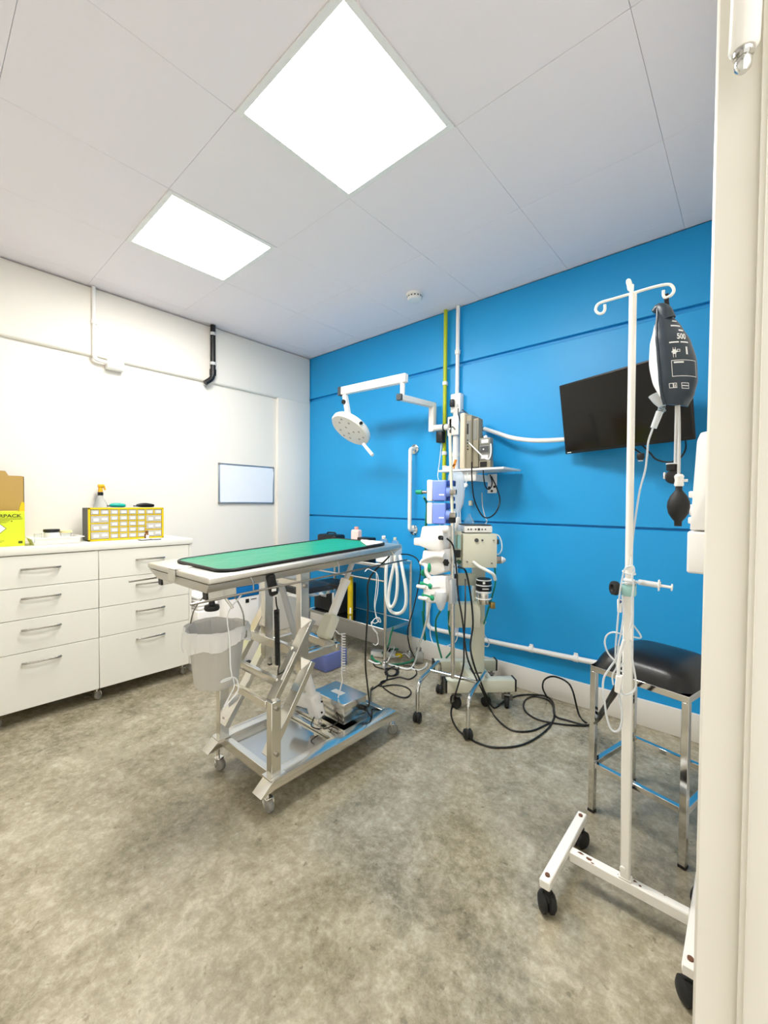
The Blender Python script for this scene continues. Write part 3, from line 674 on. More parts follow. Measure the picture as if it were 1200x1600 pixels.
# white cord looped beside the bucket
b = MB(); xx = 2.0
b.tube([top(2.09, .12, -.075), at_x(356, 960, xx), at_x(359, 1000, xx), at_x(360, 1040, xx), at_x(362, 1058, xx), at_x(352, 1064, xx), at_x(345, 1066, xx), at_x(350, 1062, xx), at_x(364, 1058, xx), at_x(371, 1064, xx), at_x(372, 1078, xx), at_x(362, 1092, xx), at_x(348, 1108, xx)], .0026, 7, 8)
b.tube([at_x(364, 1058, xx), at_x(366, 1072, xx), at_x(360, 1085, xx), at_x(350, 1104, xx)], .0022, 6, 8)
tag(b.build('tie_cord', 'white_tube'), 'thin white cord dangling in front of the bucket from the table rail', 'cord')
# tubing hanging off the far end of the table rail
b = MB(); yy = -1.08
P_ = lambda u, v: at_x(u, v, 2.14)
b.tube([P_(570, 893), P_(575, 889), P_(582, 892), P_(588, 895), P_(591, 905), P_(590, 925), P_(586, 950), P_(589, 968), P_(595, 972), P_(592, 965), P_(584, 968), P_(581, 978), P_(588, 988), P_(591, 1003), P_(587, 1008), P_(583, 1006)], .002, 6, 8)
b.tube([P_(588, 895), P_(588, 915), P_(585, 945), P_(588, 962), P_(592, 969), P_(586, 974), P_(580, 972), P_(583, 983), P_(590, 990)], .002, 6, 8)
tag(b.build('thin_tubing', 'white_tube'), 'thin white tubing knotted and dangling from the far end of the table rail', 'tubing')
# ------------------------------------------------------------------ padded stools
def stool(loc, rz, w, d, label, h=.60, pad=.085):
    t = thing('padded_stool', loc, label, 'stool', 'black padded stools', rz)
    s = .0115
    for x, y in ((0, 0), (w, 0), (w, d), (0, d)):
        b = MB(); b.box(x-s, x+s, y-s, y+s, .006, h-.024, .0015); lg = b.build('leg', 'chrome', t, True)
        b = MB(); b.box(x-s-.001, x+s+.001, y-s-.001, y+s+.001, 0, .012, .001); b.build('foot_pad', 'black', lg, True)
    b = MB()
    for y in (0, d): b.box(-s, w+s, y-s, y+s, h-.024, h, .0015)
    for x in (0, w): b.box(x-s, x+s, s, d-s, h-.024, h, .0015)
    b.build('seat_frame', 'chrome', t, True)
    for y in (0, d):
        b = MB(); b.box(s, w-s, y-s*.9, y+s*.9, .185, .207, .0015); b.build('stretcher', 'chrome', t, True)
    for x in (0, w):
        b = MB(); b.box(x-s*.9, x+s*.9, s, d-s, .185, .207, .0015); b.build('stretcher', 'chrome', t, True)
    # domed vinyl pad
    b = MB(); N = 20; top_, rows = [], []
    for j in range(N+1):
        row = []
        for i in range(N+1):
            u, v = 2*i/N-1, 2*j/N-1
            rr = (abs(u)**5+abs(v)**5)**.2; f = max(0, 1-min(1, rr)**2.6)**.62
            k = 1-.03*(1-f)
            row.append(b.bm.verts.new((w/2+u*k*(w/2+s+.004), d/2+v*k*(d/2+s+.004), h+.001+.018*min(1, f*3)+(pad-.018)*f)))
        rows.append(row)
    for j in range(N):
        for i in range(N): b.bm.faces.new([rows[j][i], rows[j][i+1], rows[j+1][i+1], rows[j+1][i]])
    edge = [rows[0][i] for i in range(N+1)]+[rows[j][N] for j in range(1, N+1)]+[rows[N][i] for i in range(N-1, -1, -1)]+[rows[j][0] for j in range(N-1, 0, -1)]
    b.bm.faces.new(edge[::-1])
    b.build('seat_pad', 'vinyl', t, True, fix=False)
    return t
stool((2.993, -.915, 0), R_(-14), .322, .335, 'black padded chrome stool in the right corner behind the white drip stand')
stool((.70, -.92, 0), R_(-2), .40, .30, 'black padded stool standing behind the operating table', .60, .06)
tag(MB().box(.94, 1.14, -.74, -.52, .001, .13, .01, 2).build('storage_crate', 'purple'), 'blue-violet plastic crate on the floor behind the operating table', 'crate')

# ------------------------------------------------------------------ instrument trolley against the blue wall
t = thing('instrument_trolley', (.95, -.24, 0), 'two-tier stainless steel instrument trolley against the blue wall', 'trolley')
tx0, tx1, ty0, ty1, tz = .50, 1.405, -.385, -.075, .785
for x in (tx0, tx1):
    for y in (ty0, ty1):
        b = MB(); b.cyl((x, y, .07), (x, y, tz), .0125); b.build('leg', 'steel', t); castor(t, (x, y, 0), .028, .02, 'light_grey', 'steel', .075, .3)
def shelf_(z, nm):
    b = MB(); b.box(tx0+.005, tx1-.005, ty0+.005, ty1-.005, z-.004, z, .001); s = b.build(nm, 'steel_sheet', t)
    b = MB(); b.box(tx0, tx1, ty0-.008, ty0+.004, z-.022, z+.002, .002); b.box(tx0, tx1, ty1-.004, ty1+.008, z-.022, z+.002, .002); b.box(tx0-.008, tx0+.004, ty0, ty1, z-.022, z+.002, .002); b.box(tx1-.004, tx1+.008, ty0, ty1, z-.022, z+.002, .002); b.build('rim', 'steel_matte', s)
shelf_(tz, 'top_shelf'); shelf_(.30, 'lower_shelf')
b = MB(); b.tube([(tx0, ty0, .66), (tx1, ty0, .66)], .008, 10, 1); b.build('handrail', 'steel', t)

t = thing('carry_case', (.67, -.23, .302), 'black zipped case standing on the lower shelf of the trolley', 'case')
b = MB(); b.box(.50, .835, -.33, -.12, .302, .545, .012, 3); b.build('body', 'black', t)
b = MB(); b.tube(round_corners([(.56, -.332, .47), (.56, -.355, .47), (.70, -.355, .47), (.70, -.332, .47)], .02), .007, 8, 1); b.build('handle', 'rubber', t)
b = MB(); b.box(.60, .67, -.3325, -.33, .42, .455, .001); b.build('label_patch', 'light_grey', t)
t = thing('yellow_canister', (.885, -.22, .302), 'slim yellow tube standing upright on the lower shelf of the trolley', 'canister')
p = (.90, -.26, .302)
MB().lathe([(.022, 0), (.024, .004), (.024, .29), (.022, .296)], p, seg=22).build('tube', 'yellow', t)
MB().lathe([(.0225, .296), (.0225, .335), (.02, .338)], p, seg=22).build('cap', mat('dark_yellow', '#cfa512', .4), t)
b = MB(); b.cbox((.918, -.277, .335), (.002, .014, .05), .0005, 1, R_(-40)); b.build('label', 'paper', t)

zt = tz+.003
t = thing('hard_case', (.60, -.2, zt), 'black case on the trolley top showing behind the far edge of the green mat', 'case')
c0 = at_y(518, 838, -.2)
b = MB(); b.box(c0.x-.125, c0.x+.115, -.27, -.13, zt, c0.z+.02, .02, 3); b.build('body', 'black', t)
b = MB(); b.tube(round_corners([(c0.x-.06, -.2, c0.z+.015), (c0.x-.05, -.2, c0.z+.035), (c0.x+.05, -.2, c0.z+.035), (c0.x+.06, -.2, c0.z+.015)], .015), .007, 8, 1); b.build('handle', 'rubber', t)
c0 = at_y(557, 832, -.22)
t = thing('pink_bottle', (c0.x, -.22, zt), 'pale pink square bottle on the trolley top against the blue wall', 'bottle')
hb_ = c0.z+.03-zt
b = MB(); b.box(c0.x-.043, c0.x+.043, -.25, -.19, zt, zt+hb_-.005, .014, 3); b.build('bottle', 'pink', t)
MB().lathe([(.016, 0), (.018, .003), (.018, .022), (.016, .025)], (c0.x, -.22, zt+hb_-.006), seg=16).build('cap', mat('coral_pink', '#f0a79b', .4), t)
c0 = at_y(572, 841, -.2)
tag(MB().box(c0.x-.06, c0.x+.07, -.25, -.15, zt, c0.z+.008, .008, 2).build('black_pouch', 'black'), 'flat black pouch on the trolley top beside the pale pink bottle', 'pouch')
def mask(p, s, m, label):
    t = thing('breathing_mask', p, label, 'mask', 'breathing masks on the trolley top')
    p = V(*p)
    MB().lathe([(s*1.0, 0), (s*1.08, s*.12), (s*.98, s*.3), (s*.75, s*.9), (s*.4, s*1.3), (s*.34, s*1.35)], p, (.1, -.2, 1), 22, 1, .8).build('dome', 'clear', t)
    MB().lathe([(s*.34, s*1.3), (s*.36, s*1.32), (s*.36, s*1.75), (s*.28, s*1.75)], p, (.1, -.2, 1), 18).build('port', m, t)
c0 = at_y(602, 850, -.2); mask((1.295, -.28, zt+.1305), .042, 'white', 'cloudy breathing mask with white port on the pale box, left of the other mask')
c0 = at_y(617, 850, -.17); mask((1.372, -.235, zt+.1305), .036, 'cream', 'cloudy breathing mask with cream port on the pale box at the trolley end')
for k in (0,):
    b = MB(); b.box(1.25, 1.40, -.33, -.18, zt, zt+.13, .01, 2); tag(b.build('tissue_box', 'paper'), 'small pale box on the trolley top below the breathing masks', 'box')

# white corrugated breathing hoses hung in loops at the trolley end
t = thing('breathing_hose', (1.44, -.43, .6), 'white breathing hoses hanging in two long loops at the end of the trolley', 'hose')
Q = lambda u, v, y=-.43: at_y(u, v, y)
b = MB(); b.tube([Q(606, 868, -.40), Q(604, 885), Q(603, 910), Q(604, 935), Q(609, 952), Q(616, 958), Q(627, 957), Q(634, 945), Q(634, 920), Q(629, 890), Q(625, 868, -.40)], .0125, 10, 8); b.build('hose', 'hose', t)
b = MB(); b.tube([Q(616, 868, -.45), Q(620, 890, -.45), Q(621, 915, -.45), Q(618, 938, -.45), Q(611, 949, -.46), Q(607, 940, -.46), Q(609, 915, -.46), Q(614, 890, -.46), Q(618, 868, -.45)], .0115, 10, 8); b.build('hose', 'hose', t)

# ------------------------------------------------------------------ blue wall fittings
t = thing('grab_rail', (1.4, 0, 1.35), 'vertical white grab rail on the blue wall', 'grab rail')
g0, g1 = V(1.377, 0, 1.69), V(1.377, 0, 1.03)
b = MB(); b.tube(round_corners([g0+V(0, -.008, 0), g0+V(0, -.062, 0), g1+V(0, -.062, 0), g1+V(0, -.008, 0)], .045, 8), .0155, 14, 1); b.build('rail', 'white_gloss', t)
for g_ in (g0, g1): MB().lathe([(.04, 0), (.04, .008), (.034, .012)], g_+V(0, -.0005, 0), (0, -1, 0), 24).build('flange', 'chrome', t)

t = thing('gas_pipe', (1.68, -.03, 2), 'yellow-green vertical pipe clipped to the blue wall', 'pipe')
b = MB(); b.cyl((1.68, -.030, 1.40), (1.68, -.030, 2.715), .0145); b.build('pipe', 'pipe_yellow', t)
for z in (2.15, 1.62): b = MB(); b.lathe([(.0148, 0), (.019, 0), (.019, .026), (.0148, .026)], (1.68, -.03, z)); b.box(1.672, 1.688, -.02, -.001, z, z+.026, .001); b.build('clip', 'white', t)

t = thing('conduit_pipe', (1.787, -.03, 2), 'white vertical conduit on the blue wall beside the yellow-green pipe', 'pipe')
b = MB(); b.cyl((1.787, -.028, 2.06), (1.787, -.028, 2.715), .0145); b.build('upper_pipe', 'white', t)
b = MB(); b.cyl((1.787, -.035, .262), (1.787, -.035, 1.93), .025); b.build('lower_pipe', 'white', t)
for z in (2.36, 1.60): b = MB(); b.lathe([(.0255 if z < 2 else .015, 0), (.029 if z < 2 else .02, 0), (.029 if z < 2 else .02, .03), (.0255 if z < 2 else .015, .03)], (1.787, -.035 if z < 2 else -.028, z)); b.build('clip', 'white', t)
t = thing('wall_socket', (1.787, -.03, 2), 'white switched socket box on the conduit high on the blue wall', 'socket')
b = MB(); b.box(1.747, 1.83, -.055, -.001, 1.925, 2.065, .006, 2); b.build('box', 'white', t)
b = MB(); b.box(1.756, 1.786, -.085, -.055, 1.965, 2.02, .005, 2); b.build('plug', 'black', t)
b = MB(); b.box(1.80, 1.815, -.06, -.055, 1.96, 1.985, .002); b.build('switch', 'light_grey', t)

t = thing('skirting_conduit', (2.2, -.03, .28), 'white conduit running low along the blue wall above the baseboard', 'pipe')
b = MB(); b.tube(round_corners([(1.545, -.03, .62), (1.545, -.03, .262), (2.2, -.03, .28), (3.40, -.03, .325)], .05), .0165, 12, 1); b.build('pipe', 'white', t)
for x in (2.38, 2.66, 3.1):
    z = .262+(x-1.545)*(.063/1.855)
    b = MB(); b.lathe([(.017, -.013), (.022, -.013), (.022, .013), (.017, .013)], (x, -.03, z), (1, 0, .03)); b.box(x-.012, x+.012, -.035, -.028, z+.01, z+.034, .002); b.build('clip', 'white', t)

# surgical lamp
t = thing('surgical_lamp', (1.78, -.03, 1.82), 'white wall-mounted examination lamp on a jointed arm over the far end of the table', 'lamp')
b = MB(); b.box(1.735, 1.83, -.075, -.058, 1.755, 1.895, .004, 2); b.box(1.75, 1.772, -.075, -.001, 1.77, 1.88, .003); b.build('wall_bracket', 'white', t)
b = MB(); b.cyl((1.60, -.068, 1.828), (1.75, -.068, 1.82), .024, seg=20); b.build('mount_tube', 'white', t)
MB().lathe([(.0245, 0), (.0265, 0), (.0265, .012), (.0245, .012)], (1.70, -.068, 1.8215), (1, 0, -.05)).build('collar', 'dark_grey', t)
b = MB(); b.box(1.572, 1.616, -.09, -.046, 1.80, 2.02, .004, 2); b.build('riser', 'white', t)
b = MB(); b.bar((1.594, -.05, 2.005), (1.603, -.475, 1.985), .04, .04, bev=.004); b.build('lower_arm', 'white', t)
for c_, s_ in (((1.603, -.482, 1.985), (.044, .022, .044)), ((1.594, -.044, 2.01), (.03, .012, .034))): b = MB(); b.cbox(c_, s_, .003); b.build('end_cap', 'dark_grey', t)
b = MB(); b.cyl((1.604, -.45, 2.0), (1.606, -.45, 2.10), .017); b.build('pivot_post', 'white', t)
b = MB(); b.bar((1.64, -.45, 2.118), (.99, -.45, 2.135), .042, .062, bev=.005); b.build('upper_arm', 'white', t)
b = MB(); b.cbox((.975, -.45, 2.134), (.035, .05, .068), .004); b.build('end_cap', 'dark_grey', t)
hc = at_y(548.5, 670, -.45); kn = V(1.02, -.45, 2.10)
b = MB(); b.bar(kn, hc+V(-.02, 0, .06), .036, .036, (0, 1, 0), .004); b.build('drop_arm', 'white', t)
b = MB(); b.cyl(kn+V(.012, -.02, -.06), kn+V(.012, -.032, -.06), .018); b.build('knob', 'black', t)
nax = V(.16, .74, 1).normalized()   # back of the head points up; face looks down toward the table
hd = MB(); hd.lathe([(.12, .045), (.155, .032), (.168, .012), (.168, -.012), (.160, -.022), (.001, -.022)], hc, nax, 44); hd.build('lamp_head', 'white_gloss', t)
q = V(0, 0, 1).rotation_difference(nax)
def onhead(x, y, z): return hc+q@V(x, y, z)
for r, n, o in ((.04, 3, .3), (.10, 6, .1), (.125, 3, .6)):
    for k in range(n):
        a = 2*math.pi*k/n+o; MB().cyl(onhead(r*math.cos(a), r*math.sin(a), -.0215), onhead(r*math.cos(a), r*math.sin(a), -.0245), .009, seg=10).build('lamp_lens', 'lens', t)
h0, h1 = at_y(568, 694, -.55), at_y(582, 711, -.57)
b = MB(); b.cyl(h0, h1, .0115, .0125, 12); b.build('handle', 'white', t)
b = MB(); b.cyl(onhead(.155, -.06, 0), onhead(.172, -.066, 0), .012, seg=10); b.build('knob', 'black', t)
# power adapter hanging under the arm
t = thing('power_adapter', at_y(690, 684, -.04), 'black power adapter plugged in below the lamp mount on the blue wall', 'power adapter')
c0 = at_y(690, 683, -.06)
b = MB(); b.box(c0.x-.026, c0.x+.028, -.10, -.046, c0.z-.045, c0.z+.04, .006, 2); b.build('body', 'black', t)
b = MB(); b.tube([c0+V(.0, 0, -.04), at_y(687, 720, -.1), at_y(684, 742, -.12), at_y(686, 752, -.3)], .003, 6); b.build('lead', 'white_tube', t)

# shelf with monitor
t = thing('wall_shelf', (2.05, -.2, 1.475), 'white bracketed shelf on the blue wall carrying the patient monitor', 'shelf')
b = MB(); b.box(1.80, 2.29, -.29, -.03, 1.468, 1.482, .004, 2); b.build('shelf_board', 'white', t)
b = MB(); b.box(2.035, 2.105, -.010, -.001, 1.325, 1.46, .003); b.build('wall_plate', 'white', t)
b = MB(); b.box(2.06, 2.08, -.24, -.01, 1.40, 1.445, .003); b.box(1.93, 2.08, -.26, -.235, 1.40, 1.466, .003); b.build('bracket_arm', 'white', t)
b = MB()
for x, z in ((2.05, 1.365), (2.09, 1.37), (2.07, 1.34)): b.cyl((x, -.010, z), (x, -.014, z), .009, seg=10)
b.build('bolt', 'black', t)
# patient monitor: faces the table, so its right flank and back show
zs_ = 1.4825
t = thing('patient_monitor', (2.0, -.17, zs_), 'beige patient monitor standing edge-on on the wall shelf', 'monitor')
mx = lambda u: at_y(u, 700, -.265).x
m0, m1, m2, m3, m4 = mx(720.5), mx(728), mx(737), mx(746), mx(766)
b = MB(); b.box(m0, m1, -.287, -.075, zs_, zs_+.375, .008, 3); b.build('front_bezel', 'beige', t)
b = MB(); b.box(m0-.0015, m0, -.26, -.09, zs_+.06, zs_+.33, .0005); b.build('screen', 'screen', t)
b = MB(); b.box(m1, m2, -.27, -.15, zs_+.0, zs_+.355, .006, 2); b.box(m2, m3, -.255, -.19, zs_+.01, zs_+.335, .008, 2); b.build('rear_housing', 'beige_dark', t)
for x0, x1, z0 in ((m1+.004, m2-.004, .17), (m2+.002, m3-.008, .19)):
    b = MB(); b.box(x0, x1, -.2725 if x0 < m2 else -.2575, -.25, zs_+z0, zs_+.32, .002); b.build('port_panel', 'grey', t)
b = MB(); b.box(m1+.010, m1+.022, -.2745, -.271, zs_+.23, zs_+.30, .001); b.build('connector', 'black', t)
for k in range(4): b = MB(); b.cyl((m1+.018, -.268, zs_+.19-.02*k), (m1+.018, -.275, zs_+.19-.02*k), .005, seg=8); b.build('connector', 'black', t)
b = MB(); b.tube([at_y(733, 692, -.275), at_y(741, 700, -.29), at_y(750, 709, -.29), at_y(758, 716, -.28), at_y(764, 717, -.27), at_y(767, 708, -.26), at_y(767, 695, -.24), at_y(763, 690, -.22)], .0042, 8, 6); b.build('sensor_lead', 'white_tube', t)
b = MB(); c0 = at_y(760, 685, -.22); b.cbox(c0, (.022, .02, .04), .004, 2, 0, Matrix.Rotation(R_(-30), 4, 'Y')); b.build('lead_plug', 'white', t)
# stack of module boxes
for k, (h0, h1, lab) in enumerate(((.0, .052, 'lowest grey module box in the stack on the wall shelf'), (.053, .096, 'second grey module box up in the stack on the wall shelf, with a white label'), (.097, .152, 'third grey module box up in the stack on the wall shelf'), (.153, .20, 'top grey module box in the stack on the wall shelf'))):
    t = thing('module_box', (2.18, -.17, zs_+h0), lab, 'equipment module', 'module boxes on the wall shelf')
    dx = .0 if k else .004
    b = MB(); b.box(m3+.002, m4+dx-.012, -.245, -.20, zs_+h0, zs_+h1, .004, 2); b.build('housing', 'grey' if k else 'beige_dark', t)
    z = zs_+(h0+h1)/2
    if k in (1, 3): b = MB(); b.box(m3+.018, m4-.026, -.2465, -.2445, z-.011, z+.011, .0005); b.build('label', 'paper', t)
    elif k == 2:
        b = MB(); b.box(m3+.010, m4-.02, -.2475, -.2445, z-.02, z+.02, .001); b.build('front_plate', 'dark_grey', t)
        b = MB(); b.cyl((m3+.035, -.2475, z), (m3+.035, -.25, z), .005, seg=10); b.build('indicator', 'paper', t)
    else: b = MB(); b.box(m3+.010, m4-.032, -.2475, -.2445, z-.018, z+.018, .001); b.build('port', 'black', t)
# clutter left end of shelf
t = thing('orange_clip', (1.86, -.2, zs_), 'small orange and white clamp lying on the left end of the wall shelf', 'clip')
b = MB(); b.bar((1.90, -.25, zs_+.012), (1.92, -.25, zs_+.07), .012, .016); b.bar((1.885, -.25, zs_+.012), (1.915, -.25, zs_+.04), .012, .014); b.build('jaw', 'orange', t)
b = MB(); b.cbox((1.875, -.245, zs_+.014), (.05, .04, .026), .009, 2); b.build('body', 'white', t)
t = thing('sensor_clip', (1.82, -.2, zs_), 'pale sensor clip at the far left edge of the wall shelf', 'clip')
b = MB(); b.cbox((1.83, -.24, zs_+.011), (.04, .03, .02), .006, 2, .3); b.cbox((1.825, -.24, zs_+.027), (.035, .024, .010), .004, 2, .3); b.build('jaw', 'pink', t)
# fluid bag hung from the shelf
t = thing('fluid_bag', (1.965, -.30, 1.3), 'limp clear fluid bag hanging below the left part of the wall shelf', 'drip bag')
b = MB(); rings = []
for u, (z, hw, dp) in enumerate([(1.462, .045, .006), (1.44, .062, .012), (1.38, .066, .02), (1.30, .063, .022), (1.24, .05, .018), (1.21, .03, .012), (1.19, .014, .01), (1.15, .01, .01)]):
    cx_ = 1.955+.012*max(0, 1.4-z)/.2
    rings.append([b.bm.verts.new((cx_+hw*math.cos(a), -.305+dp*math.sin(a), z)) for a in [2*math.pi*k/20 for k in range(20)]])
for r0, r1 in zip(rings, rings[1:]):
    for k in range(20): b.bm.faces.new([r0[k], r0[(k+1) % 20], r1[(k+1) % 20], r1[k]])
b.bm.faces.new(rings[0]); b.bm.faces.new(rings[-1][::-1]); b.build('bag', 'fluid', t)
b = MB(); b.lathe([(.012, .0), (.02, .01), (.02, .07), (.016, .085)], (1.972, -.305, 1.075), seg=14); b.build('drip_chamber', 'white', t)
b = MB(); b.tube([(1.972, -.305, 1.075), at_y(713, 838, -.305), at_y(711, 846, -.305), at_y(716, 842, -.305), at_y(721, 832, -.305), at_y(719, 818, -.305)], .004, 8, 8); b.build('line', 'clear_tube', t)
t = thing('drip_line', at_y(727, 760, -.3), 'clear drip line with a round clamp hanging from the wall shelf', 'tubing')
b = MB(); b.tube([at_y(731, 738, -.295), at_y(728, 755, -.3), at_y(723, 775, -.3), at_y(719, 800, -.3), at_y(720, 820, -.3)], .0045, 8, 8); b.build('tube', 'clear_tube', t)
c0 = at_y(727.5, 758, -.3); MB().lathe([(.012, -.008), (.014, -.006), (.014, .006), (.012, .008)], c0, (0, 1, 0), 14).build('clamp', 'white', t)
c0 = at_y(737, 786, -.003)
tag(MB().box(c0.x-.013, c0.x+.014, -.03, -.001, c0.z-.02, c0.z+.018, .006, 2).build('wall_button', 'cream'), 'little cream knob fixed to the blue wall below the shelf', 'wall knob')

# ------------------------------------------------------------------ television
tc = V(2.910, -.234, 1.761); yw, pt, W, Hh = R_(-20.95), R_(9.36), .709, .414
ux = V(math.cos(yw), math.sin(yw), 0); nn = V(math.sin(yw), -math.cos(yw), 0); uz = V(0, 0, 1)*math.cos(pt)+nn*math.sin(pt); fz = ux.cross(uz)
TV = Matrix((ux, uz, fz)).transposed().to_4x4(); TV.translation = tc   # x right, y up, z out of the screen
t = thing('television', tc, 'black flat television tilted out from the blue wall on a bracket', 'television')
b = MB(); b.box(-W/2, W/2, -Hh/2, Hh/2, -.012, 0, .003, 2, TV); b.box(-W*.36, W*.36, -Hh*.42, Hh*.28, -.045, -.012, .01, 2, TV); b.build('cabinet', 'black', t)
b = MB(); b.box(-W/2+.009, W/2-.009, -Hh/2+.016, Hh/2-.009, .0002, .001, 0, 1, TV); b.build('screen', 'screen', t)
b = MB(); b.box(-W/2+.014, -W/2+.042, -Hh/2+.006, -Hh/2+.011, 0, .0008, .0003, 1, TV); b.build('maker_mark', 'white_ink', t)
b = MB(); pb = TV @ V(0, -.02, -.045); b.box(2.86, 2.98, -.014, -.001, 1.66, 1.86, .003); b.bar((2.92, -.014, 1.76), pb, .04, .05); b.cbox((0, 0, 0), (.14, .16, .006), .002, 1, 0, TV @ Matrix.Translation((0, -.02, -.049))); b.build('wall_bracket', 'black', t)
# vga plug dangling and cable loop under the television
t = thing('monitor_cable', TV @ V(.06, -.21, -.02), 'black video plug dangling under the television', 'cable')
c0 = at_y(1001, 712, -.2)
b = MB(); b.tube([TV @ V(.045, -.19, -.028), TV @ V(.05, -.215, -.028), c0+V(0, 0, .012)], .004, 8); b.build('cable', 'black', t)
b = MB(); b.cbox(c0+V(0, 0, -.002), (.034, .014, .03), .003, 2); b.cbox(c0+V(0, 0, -.02), (.024, .01, .01), .002); b.build('plug', 'black', t)
b = MB(); b.cbox(c0+V(0, 0, -.0265), (.022, .009, .005), .001); b.build('plug_shell', 'light_grey', t)
b = MB(); b.tube([TV @ V(.09, -.2, -.03), at_y(1016, 708, -.2), at_y(1026, 718, -.2), at_y(1045, 722, -.2), at_y(1062, 716, -.2), at_y(1071, 702, -.21), TV @ V(.30, -.2, -.03)], .0042, 8, 8)
tag(b.build('power_cable', 'black'), 'black cable loop sagging under the right half of the television', 'cable')
# white trunking carrying the tv cable
b = MB(); b.tube([at_y(757, 670, -.03), at_y(775, 676, -.06), at_y(800, 684, -.09), at_y(830, 688, -.105), at_y(860, 688, -.08), at_y(892, 686, -.045)], .0145, 12, 8)
tag(b.build('cable_trunking', 'white'), 'white curved cable sleeve on the blue wall running to the television', 'cable sleeve')

# towel dispenser on the right wall, seen from its side
t = thing('towel_dispenser', (XR, -1.0, 1.2), 'white paper towel dispenser on the right wall beside the cream door frame', 'dispenser')
X2 = Matrix(((1, 0, 0, 0), (0, 0, -1, 0), (0, 1, 0, 0), (0, 0, 0, 1)))
b = MB(); b.prism([(3.419, 1.17), (3.309, 1.17), (3.311, 1.22), (3.322, 1.46), (3.331, 1.485), (3.36, 1.49), (3.419, 1.47)], .80, 1.06, X2, .004); b.build('cover', 'white', t)
b = MB(); b.box(3.302, 3.419, -1.06, -.80, 1.028, 1.166, .008, 3); b.build('tray_base', 'white', t)
for z in (1.275, 1.19): b = MB(); b.box(3.302, 3.325, -1.05, -.99, z, z+.022, .004, 2); b.build('latch', 'white', t)
b = MB(); b.cyl((3.33, -1.02, 1.235), (3.304, -1.02, 1.235), .022, .018); b.build('lock', 'white', t)
# ------------------------------------------------------------------ chrome drip stand behind the table
sx, sy = 2.13, -.62
t = thing('drip_stand', (sx, sy, 0), 'chrome drip stand on four black castors in front of the blue wall', 'drip stand')
FL, FR, RR, RL = V(2.046, -.836, 0), V(2.351, -.797, 0), V(2.245, -.395, 0), V(1.937, -.444, 0)
for f0, r0 in ((FL, RL), (FR, RR)):
    b = MB(); b.tube(round_corners([f0+V(0, 0, .075), f0+V(0, 0, .225), r0+V(0, 0, .225), r0+V(0, 0, .075)], .07, 8), .0115, 12, 1); b.build('base_leg', 'chrome', t)
mL, mR = (FL+RL)/2+V(0, 0, .225), (FR+RR)/2+V(0, 0, .225)
b = MB(); b.cyl(mL, mR, .010); b.build('crossbar', 'chrome', t)
for p, a in ((FL, .3), (FR, .9), (RR, 1.4), (RL, .2)):
    k = MB(); k.cyl(p+V(0, 0, .055), p+V(0, 0, .08), .007, seg=10); k.bar(p+V(0, 0, .03), p+V(0, 0, .058), .012, .014); c_ = k.build('castor', 'steel', t)
    w_ = MB(); ax = (math.cos(a), math.sin(a), 0)
    for s in (-1, 1): w_.lathe([(.004, -.009), (.022, -.009), (.028, -.004), (.028, .006), (.018, .012), (.004, .013)], p+V(ax[0], ax[1], 0)*.0105*s+V(0, 0, .028), V(*ax)*s, 18)
    w_.ell(p+V(0, 0, .036), (.021, .021, .024), 12); w_.build('wheel', 'rubber', c_)
pb = V(2.145, sy, .215)
b = MB(); b.cyl(pb, (2.128, sy, 1.19), .0125, seg=18); b.build('lower_pole', 'steel', t)
b = MB(); b.cyl((2.128, sy, 1.18), (2.105, sy, 1.665), .0095, seg=16); b.build('upper_pole', 'cream', t)
MB().lathe([(.014, -.03), (.021, -.028), (.021, .026), (.014, .03)], (2.128, sy, 1.165), seg=18).build('height_clamp', 'black', t)
b = MB(); b.tube([(2.105, sy, 1.66), (2.104, sy, 1.69), (2.11, sy+.02, 1.705), (2.12, sy+.035, 1.69)], .004, 8, 6); b.build('hook', 'nickel', t)

# two syringe pumps clamped one above the other
def pump(zc, label, lab2):
    t = thing('infusion_pump', (2.03, -.60, zc), label, 'infusion pump', 'infusion pumps on the chrome drip stand')
    X = Matrix.Translation((2.048, -.60, zc)) @ Matrix.Rotation(R_(22), 4, 'Z')
    b = MB(); b.box(-.086, -.052, -.062, .062, -.064, .064, .008, 3, X); b.build('front_cover', 'white', t)
    b = MB(); b.box(-.051, .030, -.066, .066, -.063, .062, .010, 3, X); c_ = b.build('housing', 'periwinkle', t)
    b = MB(); b.box(-.01, .02, -.068, -.0655, -.03, -.022, .0005, 1, X); b.build('label', 'paper', c_)
    b = MB(); b.box(.031, .075, -.05, .02, .026, .060, .005, 2, X); b.build('clamp_jaw', 'navy', t)
    b = MB(); b.cyl(X @ V(.031, -.04, -.01), X @ V(.06, -.04, -.01), .030, .024, 18); b.build('clamp_knob', 'periwinkle', t)
    b = MB(); b.box(.052, .09, -.07, -.03, -.025, .005, .004, 2, X); b.build('clamp_screw', 'nickel', t)
    b = MB(); b.box(-.089, -.085, -.05, .05, .01, .045, .001, 1, X); b.build('display', 'black', t)
    b = MB(); b.box(-.04, .02, -.064, -.05, -.0655, -.0595, .002, 1, X); b.build('docking_rail', 'navy', t)
    b = MB(); b.box(.031, .07, -.045, .02, -.062, -.036, .004, 2, X); b.build('clamp_jaw', 'navy', t)
    return X
X1 = pump(at_y(680, 767, -.6).z, 'upper of two stacked white and periwinkle blue pumps on the chrome stand', '')
b = MB(); p0 = at_y(660, 769, -.6); p1 = at_y(651, 769, -.6)
t = thing('gas_connector', p1, 'green-tipped metal connector sticking out left of the upper blue pump', 'connector')
